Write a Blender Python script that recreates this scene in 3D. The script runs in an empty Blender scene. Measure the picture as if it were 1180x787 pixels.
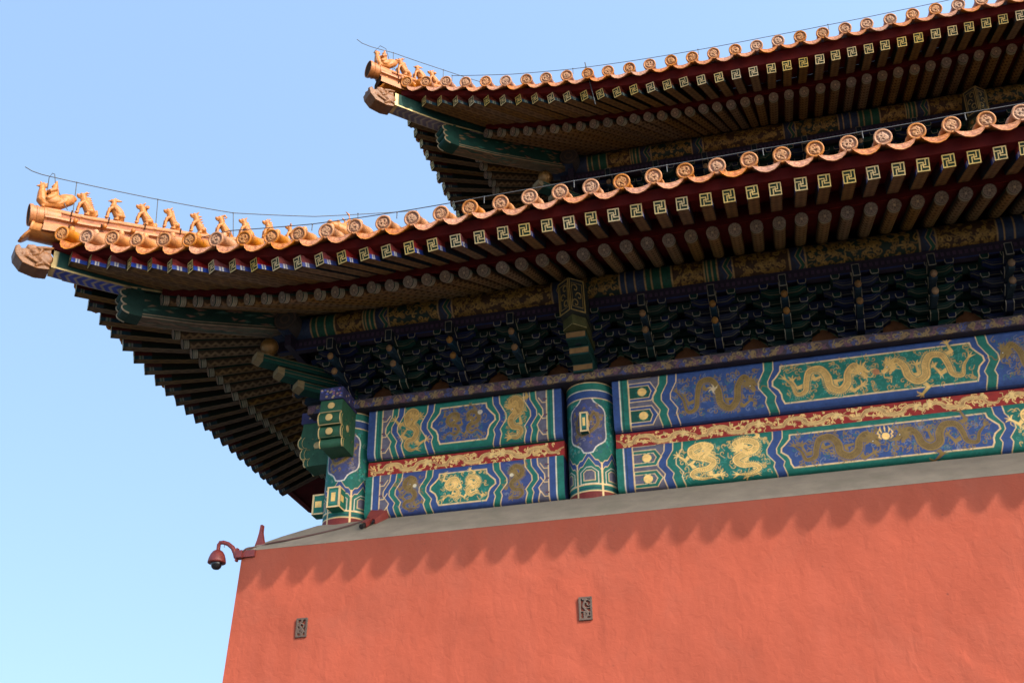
import bpy, math, random
import numpy as np
from mathutils import Vector, Matrix
random.seed(7)
RNG = np.random.default_rng(7)
R = math.radians
SC = bpy.context.scene
COL = SC.collection

# ------------------------------------------------------------------ camera
cam_d = bpy.data.cameras.new('camera')
cam = bpy.data.objects.new('camera', cam_d)
COL.objects.link(cam)
cam_d.sensor_width = 36.0
cam_d.lens = 36.0 * 1340 / 1180
cam_d.clip_end = 3000
pit, yaw, rol = R(29.70), R(14.19), R(-0.55)
Fw = Vector((-math.sin(yaw) * math.cos(pit), math.cos(yaw) * math.cos(pit), math.sin(pit)))
Rt = Vector((math.cos(yaw), math.sin(yaw), 0))
Up = Rt.cross(Fw)
Rt2 = Rt * math.cos(rol) + Up * math.sin(rol)
Up2 = -Rt * math.sin(rol) + Up * math.cos(rol)
mt = Matrix((Rt2, Up2, -Fw)).transposed().to_4x4()
mt.translation = (0, 0, 1.6)
cam.matrix_world = mt
SC.camera = cam

# ------------------------------------------------------------------ light
SUN = Vector((1.6, -1.0, 1.655)).normalized()          # direction towards the sun
world = bpy.data.worlds.new('World')
SC.world = world
world.use_nodes = True
wn = world.node_tree
bg = wn.nodes['Background']
sky = wn.nodes.new('ShaderNodeTexSky')
sky.sky_type = 'NISHITA'
sky.sun_disc = False
sky.sun_elevation = math.asin(SUN.z)
sky.sun_rotation = math.atan2(SUN.x, SUN.y)
sky.altitude = 50
sky.air_density = 1.86
sky.dust_density = 3.2
sky.ozone_density = 2.7
sky_tc = wn.nodes.new('ShaderNodeTexCoord')          # hazy air: the band near the horizon is as even as the sky above it
sky_up = wn.nodes.new('ShaderNodeVectorMath'); sky_up.operation = 'ADD'; sky_up.inputs[1].default_value = (0, 0, 0.40)
sky_nm = wn.nodes.new('ShaderNodeVectorMath'); sky_nm.operation = 'NORMALIZE'
wn.links.new(sky_tc.outputs['Generated'], sky_up.inputs[0]); wn.links.new(sky_up.outputs[0], sky_nm.inputs[0]); wn.links.new(sky_nm.outputs[0], sky.inputs[0])
wn.links.new(sky.outputs[0], bg.inputs[0])
bg.inputs[1].default_value = 0.15
sun_d = bpy.data.lights.new('sun', 'SUN')
sun_d.energy = 2.4
sun_d.angle = R(0.6)
sun_d.color = (1.0, 0.90, 0.76)
sun = bpy.data.objects.new('sun', sun_d)
COL.objects.link(sun)
sun.rotation_euler = SUN.to_track_quat('Z', 'Y').to_euler()
SC.view_settings.view_transform = 'Standard'
SC.view_settings.look = 'None'
SC.view_settings.gamma = 1
SC.view_settings.use_curve_mapping = False
SC.view_settings.exposure = 1.32
SC.cycles.max_bounces = 8
SC.cycles.diffuse_bounces = 5

# ------------------------------------------------------------------ materials
def mat(name, col, rough=0.6, metal=0.0, noise=0.0, nscale=6.0, bump=0.0, bscale=40.0, rnd=0.0, spec=0.5, coat=0.0, attr=False, dirt=None):
    m = bpy.data.materials.new(name)
    m.use_nodes = True
    nt = m.node_tree
    N, L = nt.nodes, nt.links
    b = N['Principled BSDF']
    b.inputs['Roughness'].default_value = rough
    b.inputs['Metallic'].default_value = metal
    b.inputs['Specular IOR Level'].default_value = spec
    if coat:
        b.inputs['Coat Weight'].default_value = coat
        b.inputs['Coat Roughness'].default_value = 0.12
    geo = N.new('ShaderNodeNewGeometry')
    if attr:
        at = N.new('ShaderNodeAttribute')
        at.attribute_name = 'paint'
        src = at.outputs['Color']
        mul = N.new('ShaderNodeMath'); mul.operation = 'MULTIPLY'; mul.inputs[1].default_value = 0.18
        L.new(at.outputs['Alpha'], mul.inputs[0]); L.new(mul.outputs[0], b.inputs['Metallic'])
        mr = N.new('ShaderNodeMapRange'); mr.inputs[3].default_value = rough; mr.inputs[4].default_value = 0.38
        L.new(at.outputs['Alpha'], mr.inputs[0]); L.new(mr.outputs[0], b.inputs['Roughness'])
    else:
        rgb = N.new('ShaderNodeRGB'); rgb.outputs[0].default_value = (*col, 1)
        src = rgb.outputs[0]
    if noise:
        nz = N.new('ShaderNodeTexNoise'); nz.inputs['Scale'].default_value = nscale; nz.inputs['Detail'].default_value = 6; nz.inputs['Roughness'].default_value = 0.62
        L.new(geo.outputs['Position'], nz.inputs['Vector'])
        rp = N.new('ShaderNodeMapRange'); rp.inputs[1].default_value = 0.3; rp.inputs[2].default_value = 0.7
        rp.inputs[3].default_value = 1 - noise; rp.inputs[4].default_value = 1 + noise * 0.6
        L.new(nz.outputs[0], rp.inputs[0])
        mx = N.new('ShaderNodeVectorMath'); mx.operation = 'SCALE'
        L.new(src, mx.inputs[0]); L.new(rp.outputs[0], mx.inputs['Scale'])
        src = mx.outputs[0]
    if dirt:
        nz = N.new('ShaderNodeTexNoise'); nz.inputs['Scale'].default_value = dirt[1]; nz.inputs['Detail'].default_value = 8; nz.inputs['Roughness'].default_value = 0.7
        L.new(geo.outputs['Position'], nz.inputs['Vector'])
        rp = N.new('ShaderNodeMapRange'); rp.inputs[1].default_value = dirt[2]; rp.inputs[2].default_value = dirt[3]
        L.new(nz.outputs[0], rp.inputs[0])
        mx = N.new('ShaderNodeMixRGB'); mx.inputs[2].default_value = (*dirt[0], 1)
        L.new(rp.outputs[0], mx.inputs[0]); L.new(src, mx.inputs[1])
        src = mx.outputs[0]
    if rnd:
        oi = N.new('ShaderNodeObjectInfo')
        rp = N.new('ShaderNodeMapRange'); rp.inputs[3].default_value = 1 - rnd; rp.inputs[4].default_value = 1 + rnd * 0.5
        L.new(oi.outputs['Random'], rp.inputs[0])
        hs = N.new('ShaderNodeHueSaturation')
        L.new(rp.outputs[0], hs.inputs['Saturation']); L.new(src, hs.inputs['Color'])
        mx = N.new('ShaderNodeVectorMath'); mx.operation = 'SCALE'
        m2 = N.new('ShaderNodeMath'); m2.operation = 'FRACT'
        m3 = N.new('ShaderNodeMath'); m3.operation = 'MULTIPLY'; m3.inputs[1].default_value = 17.31
        L.new(oi.outputs['Random'], m3.inputs[0]); L.new(m3.outputs[0], m2.inputs[0])
        r2 = N.new('ShaderNodeMapRange'); r2.inputs[3].default_value = 1 - rnd * 0.6; r2.inputs[4].default_value = 1 + rnd * 0.25
        L.new(m2.outputs[0], r2.inputs[0])
        L.new(hs.outputs[0], mx.inputs[0]); L.new(r2.outputs[0], mx.inputs['Scale'])
        src = mx.outputs[0]
    L.new(src, b.inputs['Base Color'])
    if bump:
        nz = N.new('ShaderNodeTexNoise'); nz.inputs['Scale'].default_value = bscale; nz.inputs['Detail'].default_value = 5
        L.new(geo.outputs['Position'], nz.inputs['Vector'])
        bp = N.new('ShaderNodeBump'); bp.inputs['Strength'].default_value = 1.0; bp.inputs['Distance'].default_value = bump
        L.new(nz.outputs[0], bp.inputs['Height']); L.new(bp.outputs[0], b.inputs['Normal'])
    return m

M_PAINT = mat('painted_timber', None, rough=0.62, noise=0.22, nscale=9, attr=True, spec=0.3, bump=0.0015, bscale=60)
M_DUSTY = mat('painted_timber_dusty', None, rough=0.75, noise=0.3, nscale=7, attr=True, spec=0.2, bump=0.0015, bscale=60, rnd=0.25)
M_FIELD = mat('dusty_roof_tiles', (0.12, 0.062, 0.03), rough=0.6, noise=0.35, nscale=6)
M_MORTAR = mat('pink_ridge_mortar', (0.25, 0.09, 0.045), rough=0.85, noise=0.35, nscale=12, bump=0.003, bscale=50)
M_HEAD = mat('brown_glazed_head', (0.17, 0.068, 0.020), rough=0.5, spec=0.3, noise=0.4, nscale=14, bump=0.006, bscale=30, dirt=((0.13, 0.055, 0.025), 16, 0.5, 0.66))
M_GLAZE = mat('yellow_glazed_tile', (0.36, 0.122, 0.024), rough=0.5, spec=0.35, noise=0.3, nscale=14, bump=0.003, bscale=40, rnd=0.1, dirt=((0.32, 0.115, 0.045), 11, 0.52, 0.70))
M_GLAZED = mat('yellow_glazed_relief', None, rough=0.5, spec=0.35, noise=0.3, nscale=14, attr=True, rnd=0.2, bump=0.002, bscale=55, dirt=((0.19, 0.12, 0.075), 7, 0.55, 0.74))
M_FIG = mat('glazed_figure', (0.40, 0.148, 0.030), rough=0.5, spec=0.35, noise=0.35, nscale=16, bump=0.004, bscale=38, dirt=((0.27, 0.09, 0.03), 13, 0.5, 0.7))
M_REDWOOD = mat('red_lacquered_board', (0.085, 0.007, 0.006), rough=0.75, noise=0.3, nscale=5, spec=0.1)
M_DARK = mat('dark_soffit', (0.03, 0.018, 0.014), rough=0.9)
M_WIRE = mat('dull_metal_wire', (0.05, 0.055, 0.06), rough=0.6)
M_REDMETAL = mat('red_painted_metal', (0.20, 0.032, 0.026), rough=0.5, noise=0.2, nscale=20)
M_CABLE = mat('brown_cable_sheath', (0.10, 0.05, 0.045), rough=0.7)
M_BLACK = mat('black_lens', (0.012, 0.012, 0.014), rough=0.12)
M_STONEVENT = mat('carved_grey_brick', (0.27, 0.21, 0.18), rough=0.9, noise=0.35, nscale=30, bump=0.004, bscale=90)
M_COPING = mat('grey_plaster_coping', (0.245, 0.20, 0.148), rough=0.92, noise=0.22, nscale=2.2, bump=0.010, bscale=6, dirt=((0.185, 0.16, 0.11), 1.6, 0.5, 0.75))
M_GOLDBALL = mat('gilded_knob', (0.24, 0.12, 0.03), rough=0.4, metal=0.4, noise=0.3, nscale=20)

def wall_material():
    m = mat('red_limewash_plaster', (0.325, 0.070, 0.039), rough=0.9, noise=0.12, nscale=1.1, spec=0.2)
    nt = m.node_tree; N, L = nt.nodes, nt.links
    b = N['Principled BSDF']
    geo = N.new('ShaderNodeNewGeometry')
    prev = None
    for sc, dist, det, dx in ((0.9, 0.036, 2, 1), (3.0, 0.015, 3, 1.8), (11, 0.0065, 4, 0.9), (55, 0.0014, 4, 1.0)):
        mp = N.new('ShaderNodeMapping'); mp.inputs['Scale'].default_value = (1, 1, 1 / dx)
        nz = N.new('ShaderNodeTexNoise'); nz.inputs['Scale'].default_value = sc; nz.inputs['Detail'].default_value = det
        nz.inputs['Distortion'].default_value = 0.6
        L.new(geo.outputs['Position'], mp.inputs[0]); L.new(mp.outputs[0], nz.inputs['Vector'])
        bp = N.new('ShaderNodeBump'); bp.inputs['Distance'].default_value = dist; bp.inputs['Strength'].default_value = 1.0
        L.new(nz.outputs[0], bp.inputs['Height'])
        if prev: L.new(prev, bp.inputs['Normal'])
        prev = bp.outputs[0]
    # sparse pock marks
    vo = N.new('ShaderNodeTexVoronoi'); vo.inputs['Scale'].default_value = 2.2
    L.new(geo.outputs['Position'], vo.inputs['Vector'])
    mr = N.new('ShaderNodeMapRange'); mr.inputs[1].default_value = 0.0; mr.inputs[2].default_value = 0.045; mr.inputs[3].default_value = 0.0; mr.inputs[4].default_value = 1.0
    L.new(vo.outputs['Distance'], mr.inputs[0])
    old = b.inputs['Base Color'].links[0].from_socket
    mx = N.new('ShaderNodeMixRGB'); mx.inputs[1].default_value = (0.13, 0.04, 0.03, 1)
    L.new(mr.outputs[0], mx.inputs[0]); L.new(old, mx.inputs[2])
    # faint vertical rain streaks of paler wash
    mp = N.new('ShaderNodeMapping'); mp.inputs['Scale'].default_value = (3.0, 3.0, 0.35)
    nz = N.new('ShaderNodeTexNoise'); nz.inputs['Scale'].default_value = 1.2; nz.inputs['Detail'].default_value = 6
    L.new(geo.outputs['Position'], mp.inputs[0]); L.new(mp.outputs[0], nz.inputs['Vector'])
    m2 = N.new('ShaderNodeMapRange'); m2.inputs[1].default_value = 0.45; m2.inputs[2].default_value = 0.75; m2.inputs[4].default_value = 0.35
    L.new(nz.outputs[0], m2.inputs[0])
    mx2 = N.new('ShaderNodeMixRGB'); mx2.inputs[2].default_value = (0.355, 0.086, 0.052, 1)
    L.new(m2.outputs[0], mx2.inputs[0]); L.new(mx.outputs[0], mx2.inputs[1])
    # duller old wash in large patches and grime under the coping
    n3 = N.new('ShaderNodeTexNoise'); n3.inputs['Scale'].default_value = 0.55; n3.inputs['Detail'].default_value = 9; n3.inputs['Roughness'].default_value = 0.72; n3.inputs['Distortion'].default_value = 0.8
    L.new(geo.outputs['Position'], n3.inputs['Vector'])
    r3 = N.new('ShaderNodeMapRange'); r3.inputs[1].default_value = 0.50; r3.inputs[2].default_value = 0.66; r3.inputs[4].default_value = 0.42
    L.new(n3.outputs[0], r3.inputs[0])
    x3 = N.new('ShaderNodeMixRGB'); x3.inputs[2].default_value = (0.275, 0.074, 0.046, 1)
    L.new(r3.outputs[0], x3.inputs[0]); L.new(mx2.outputs[0], x3.inputs[1])
    sz = N.new('ShaderNodeSeparateXYZ'); L.new(geo.outputs['Position'], sz.inputs[0])
    r4 = N.new('ShaderNodeMapRange'); r4.inputs[1].default_value = 6.9; r4.inputs[2].default_value = 7.55; r4.inputs[4].default_value = 0.45
    L.new(sz.outputs[2], r4.inputs[0])
    m4 = N.new('ShaderNodeMath'); m4.operation = 'MULTIPLY'; L.new(r4.outputs[0], m4.inputs[0]); L.new(nz.outputs[0], m4.inputs[1])
    x4 = N.new('ShaderNodeMixRGB'); x4.inputs[2].default_value = (0.22, 0.08, 0.056, 1)
    L.new(m4.outputs[0], x4.inputs[0]); L.new(x3.outputs[0], x4.inputs[1])
    L.new(x4.outputs[0], b.inputs['Base Color'])
    L.new(prev, b.inputs['Normal'])
    return m
M_WALL = wall_material()

def ground_material():
    m = mat('stone_paving', (0.33, 0.31, 0.28), rough=0.9, noise=0.2, nscale=1.2)
    nt = m.node_tree; N, L = nt.nodes, nt.links
    b = N['Principled BSDF']
    geo = N.new('ShaderNodeNewGeometry')
    br = N.new('ShaderNodeTexBrick'); br.inputs['Scale'].default_value = 1.2
    br.inputs['Color1'].default_value = (0.085, 0.08, 0.073, 1); br.inputs['Color2'].default_value = (0.065, 0.062, 0.058, 1); br.inputs['Mortar'].default_value = (0.06, 0.057, 0.05, 1)
    br.inputs['Mortar Size'].default_value = 0.012
    L.new(geo.outputs['Position'], br.inputs['Vector'])
    L.new(br.outputs[0], b.inputs['Base Color'])
    return m
M_GROUND = ground_material()

# palette (base colours)
BLUE = (0.036, 0.076, 0.225); GREEN = (0.014, 0.160, 0.116); DGREEN = (0.006, 0.075, 0.05)
GOLD = (1.0, 0.62, 0.19); DULL = (0.27, 0.165, 0.045); OLIVE = (0.34, 0.21, 0.055)
LINE = (0.84, 0.57, 0.27); WHITE = (0.78, 0.68, 0.50); RED = (0.33, 0.022, 0.016); MAUVE = (0.13, 0.12, 0.16)
NAVY = (0.012, 0.022, 0.085); BROWN = (0.11, 0.055, 0.024)

# ------------------------------------------------------------------ object helpers
LOC = {}
def link(o, parent=None):
    COL.objects.link(o)
    if parent is not None:
        o.parent = parent
        o.matrix_parent_inverse = Matrix.Translation(-Vector(LOC.get(parent.name, (0, 0, 0))))
    return o
def tag(o, label, cat, group=None):
    o['label'] = label; o['category'] = cat
    if group: o['group'] = group
    return o
def empty(name, loc, parent=None):
    o = bpy.data.objects.new(name, None)
    o.location = loc
    LOC[o.name] = tuple(loc)
    o.empty_display_size = 0.2
    return link(o, parent)

class MB:
    def __init__(s): s.v = []; s.f = []; s.m = []; s.sm = []
    def add(s, vs, fs, mi=0, sm=False):
        b = len(s.v)
        s.v.extend([tuple(v) for v in vs])
        for f in fs:
            s.f.append([i + b for i in f]); s.m.append(mi); s.sm.append(sm)
    def hexa(s, p, mi=0):   # 8 points, 0-3 bottom ring, 4-7 top ring
        s.add(p, [(3, 2, 1, 0), (4, 5, 6, 7), (0, 1, 5, 4), (1, 2, 6, 5), (2, 3, 7, 6), (3, 0, 4, 7)], mi)
    def box(s, c, h, mi=0, rot=None):
        p = [Vector((x * h[0], y * h[1], z * h[2])) for z in (-1, 1) for x, y in ((-1, -1), (1, -1), (1, 1), (-1, 1))]
        if rot: p = [rot @ q for q in p]
        s.hexa([q + Vector(c) for q in p], mi)
    def tube(s, path, rad, n=8, mi=0, caps=True):
        path = [Vector(p) for p in path]
        rads = rad if isinstance(rad, (list, tuple)) else [rad] * len(path)
        ref = Vector((0.13, 0.31, 1)).normalized()
        vs = []
        for i, p in enumerate(path):
            t = (path[min(i + 1, len(path) - 1)] - path[max(i - 1, 0)]).normalized()
            a = t.cross(ref)
            if a.length < 1e-3: a = t.cross(Vector((1, 0, 0)))
            a.normalize(); b = t.cross(a)
            for k in range(n):
                an = 2 * math.pi * k / n
                vs.append(p + (a * math.cos(an) + b * math.sin(an)) * rads[i])
        fs = [(i * n + k, i * n + (k + 1) % n, (i + 1) * n + (k + 1) % n, (i + 1) * n + k) for i in range(len(path) - 1) for k in range(n)]
        s.add(vs, fs, mi, True)
        if caps: s.add(vs[:n], [list(range(n))[::-1]], mi); s.add(vs[-n:], [list(range(n))], mi)
    def lathe(s, prof, n=24, mi=0, M=None):
        vs = []
        for r, z in prof:
            for k in range(n):
                a = 2 * math.pi * k / n
                v = Vector((r * math.cos(a), r * math.sin(a), z))
                vs.append(M @ v if M else v)
        fs = [(i * n + k, i * n + (k + 1) % n, (i + 1) * n + (k + 1) % n, (i + 1) * n + k) for i in range(len(prof) - 1) for k in range(n)]
        s.add(vs, fs, mi, True)
    def ell(s, c, r, M=None, nu=14, nv=9, mi=0):
        vs = []
        for j in range(nv + 1):
            ph = math.pi * j / nv
            for i in range(nu):
                th = 2 * math.pi * i / nu
                v = Vector((r[0] * math.sin(ph) * math.cos(th), r[1] * math.sin(ph) * math.sin(th), r[2] * math.cos(ph)))
                if M: v = M @ v
                vs.append(v + Vector(c))
        fs = [(j * nu + i, (j + 1) * nu + i, (j + 1) * nu + (i + 1) % nu, j * nu + (i + 1) % nu) for j in range(nv) for i in range(nu)]
        s.add(vs, fs, mi, True)
    def prism(s, poly, fmap, d0, d1, mi=0):   # poly 2D, fmap(x, y, d) -> 3D
        n = len(poly)
        vs = [fmap(x, y, d0) for x, y in poly] + [fmap(x, y, d1) for x, y in poly]
        s.add(vs, [list(range(n))[::-1], list(range(n, 2 * n))] + [(i, (i + 1) % n, n + (i + 1) % n, n + i) for i in range(n)], mi)
    def mesh(s, name, mats):
        me = bpy.data.meshes.new(name)
        me.from_pydata(s.v, [], s.f)
        for m in (mats if isinstance(mats, (list, tuple)) else [mats]): me.materials.append(m)
        me.polygons.foreach_set('material_index', s.m)
        me.polygons.foreach_set('use_smooth', s.sm)
        me.update()
        return me
    def build(s, name, mats, parent=None):
        return link(bpy.data.objects.new(name, s.mesh(name, mats)), parent)

class PM:
    """painted mesh: every vertex carries a base colour, alpha marks gilding"""
    def __init__(s): s.V = []; s.C = []; s.F = []; s.n = 0; s.S = []
    def grid(s, P, C, sm=True):
        ny, nx = P.shape[:2]
        idx = np.arange(ny * nx).reshape(ny, nx) + s.n
        q = np.stack([idx[:-1, :-1], idx[:-1, 1:], idx[1:, 1:], idx[1:, :-1]], -1).reshape(-1, 4)
        s.V.append(P.reshape(-1, 3)); s.C.append(C.reshape(-1, 4)); s.F.extend(q.tolist()); s.S.extend([sm] * len(q)); s.n += ny * nx
    def poly(s, vs, fs, col, gold=0.0, sm=False):
        b = s.n
        s.V.append(np.array([tuple(v) for v in vs], float)); s.C.append(np.tile(np.array([*col, gold]), (len(vs), 1)))
        s.F.extend([[i + b for i in f] for f in fs]); s.S.extend([sm] * len(fs)); s.n += len(vs)
    def mb(s, m, col, gold=0.0):
        s.poly(m.v, m.f, col, gold)
    def mesh(s, name, m):
        me = bpy.data.meshes.new(name)
        me.from_pydata(np.concatenate(s.V).tolist(), [], s.F)
        a = me.color_attributes.new('paint', 'FLOAT_COLOR', 'POINT')
        a.data.foreach_set('color', np.concatenate(s.C).astype(np.float32).ravel())
        me.materials.append(m)
        me.polygons.foreach_set('use_smooth', s.S)
        me.update()
        return me
    def build(s, name, m, parent=None):
        return link(bpy.data.objects.new(name, s.mesh(name, m)), parent)

def inst(name, mesh, M, parent):
    o = bpy.data.objects.new(name, mesh)
    o.matrix_basis = M
    return link(o, parent)
def frame(origin, ax, up, sx=1.0, sy=1.0, sz=1.0):
    ax = Vector(ax).normalized(); up = Vector(up)
    y = up.cross(ax).normalized(); z = ax.cross(y)
    m = Matrix((ax * sx, y * sy, z * sz)).transposed().to_4x4()
    m.translation = origin
    return m

# ------------------------------------------------------------------ painter on a fine vertex grid
class Cv:
    def __init__(s, x0, x1, y0, y1, res, col, gold=0.0):
        s.x0, s.y0, s.res = x0, y0, res
        s.nx = int(round((x1 - x0) / res)) + 1; s.ny = int(round((y1 - y0) / res)) + 1
        s.xs = x0 + np.arange(s.nx) * (x1 - x0) / (s.nx - 1); s.ys = y0 + np.arange(s.ny) * (y1 - y0) / (s.ny - 1)
        s.X, s.Y = np.meshgrid(s.xs, s.ys)
        s.C = np.empty((s.ny, s.nx, 4)); s.C[:] = (*col, gold)
    def mix(s, sl, mask, col, gold=0.0):
        c = s.C[sl]; m = mask[..., None]
        c *= 1 - m; c += m * np.array([*col, gold])
    def fill(s, d, col, gold=0.0):        # d: signed distance, inside where positive
        s.mix((slice(None), slice(None)), np.clip(d / s.res + 0.5, 0, 1), col, gold)
    def line(s, d, w, col, gold=0.0):     # along d == 0
        s.fill(w / 2 - np.abs(d), col, gold)
    def win(s, xa, xb, ya, yb):
        i0 = max(0, int((xa - s.x0) / s.res) - 1); i1 = min(s.nx, int((xb - s.x0) / s.res) + 3)
        j0 = max(0, int((ya - s.y0) / s.res) - 1); j1 = min(s.ny, int((yb - s.y0) / s.res) + 3)
        return (slice(j0, j1), slice(i0, i1)) if i1 > i0 and j1 > j0 else None
    def stroke(s, pts, w, col, gold=0.0, closed=False):
        pts = [tuple(p) for p in pts]
        if closed: pts = pts + [pts[0]]
        n = len(pts)
        ws = w if isinstance(w, (list, tuple, np.ndarray)) else [w] * n
        for i in range(n - 1):
            (ax, ay), (bx, by) = pts[i], pts[i + 1]
            r = max(ws[i], ws[i + 1]) / 2 + s.res
            sl = s.win(min(ax, bx) - r, max(ax, bx) + r, min(ay, by) - r, max(ay, by) + r)
            if sl is None: continue
            X, Y = s.X[sl], s.Y[sl]
            dx, dy = bx - ax, by - ay
            t = np.clip(((X - ax) * dx + (Y - ay) * dy) / max(dx * dx + dy * dy, 1e-12), 0, 1)
            d = np.hypot(X - ax - t * dx, Y - ay - t * dy)
            wd = (ws[i] + (ws[i + 1] - ws[i]) * t) / 2
            s.mix(sl, np.clip((wd - d) / s.res + 0.5, 0, 1), col, gold)
    def dot(s, x, y, r, col, gold=0.0): s.stroke([(x, y), (x + 1e-5, y)], 2 * r, col, gold)
    def poly(s, pts, col, gold=0.0, edge=None, ew=0.014, eg=0.6):
        xa, xb = min(p[0] for p in pts), max(p[0] for p in pts); ya, yb = min(p[1] for p in pts), max(p[1] for p in pts)
        sl = s.win(xa, xb, ya, yb)
        if sl is None: return
        X, Y = s.X[sl], s.Y[sl]
        ins = np.zeros(X.shape, bool)
        n = len(pts)
        for i in range(n):
            (ax, ay), (bx, by) = pts[i], pts[(i + 1) % n]
            if ay == by: continue
            c = (ay > Y) != (by > Y)
            ins ^= c & (X < (bx - ax) * (Y - ay) / (by - ay) + ax)
        s.mix(sl, ins.astype(float), col, gold)
        if edge is not None: s.stroke(pts, ew, edge, eg, closed=True)
    def sample(s, x, y):
        i = np.clip(((x - s.x0) / s.res).round().astype(int), 0, s.nx - 1); j = np.clip(((y - s.y0) / s.res).round().astype(int), 0, s.ny - 1)
        return s.C[j, i]
    def mottle(s, amt, scale, sl=None):
        k = RNG.normal(size=(max(2, int(s.ny * s.res / scale) + 2), max(2, int(s.nx * s.res / scale) + 2)))
        yy = np.linspace(0, k.shape[0] - 1.001, s.ny); xx = np.linspace(0, k.shape[1] - 1.001, s.nx)
        a = k[yy.astype(int)][:, xx.astype(int)]
        s.C[..., :3] *= np.clip(1 + amt * a, 0.3, 1.8)[..., None]

def catmull(P, n):
    P = [np.array(p, float) for p in P]
    Q = [2 * P[0] - P[1]] + P + [2 * P[-1] - P[-2]]
    out = []
    for i in range(len(P) - 1):
        a, b, c, d = Q[i:i + 4]
        for k in range(n):
            t = k / n
            out.append(0.5 * (2 * b + (c - a) * t + (2 * a - 5 * b + 4 * c - d) * t * t + (-a + 3 * b - 3 * c + d) * t ** 3))
    out.append(P[-1])
    return np.array(out)

def curl(cv, x, y, r, ang, col, w, gold, hand=1):
    a = np.linspace(0, 4.6, 12)
    rr = r * (1 - a / 6.2)
    pts = [(x + math.cos(ang + hand * t) * q, y + math.sin(ang + hand * t) * q) for t, q in zip(a, rr)]
    tail = [(pts[0][0] + math.cos(ang - hand * 1.57) * r * 1.6, pts[0][1] + math.sin(ang - hand * 1.57) * r * 1.6)]
    cv.stroke(tail + pts, w, col, gold)

def clouds(cv, xa, xb, ya, yb, n, r, cols, w, gold=0.4):
    for _ in range(n):
        curl(cv, random.uniform(xa, xb), random.uniform(ya, yb), r * random.uniform(0.6, 1.2), random.uniform(0, 6.28), random.choice(cols), w, gold, random.choice((-1, 1)))

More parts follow.
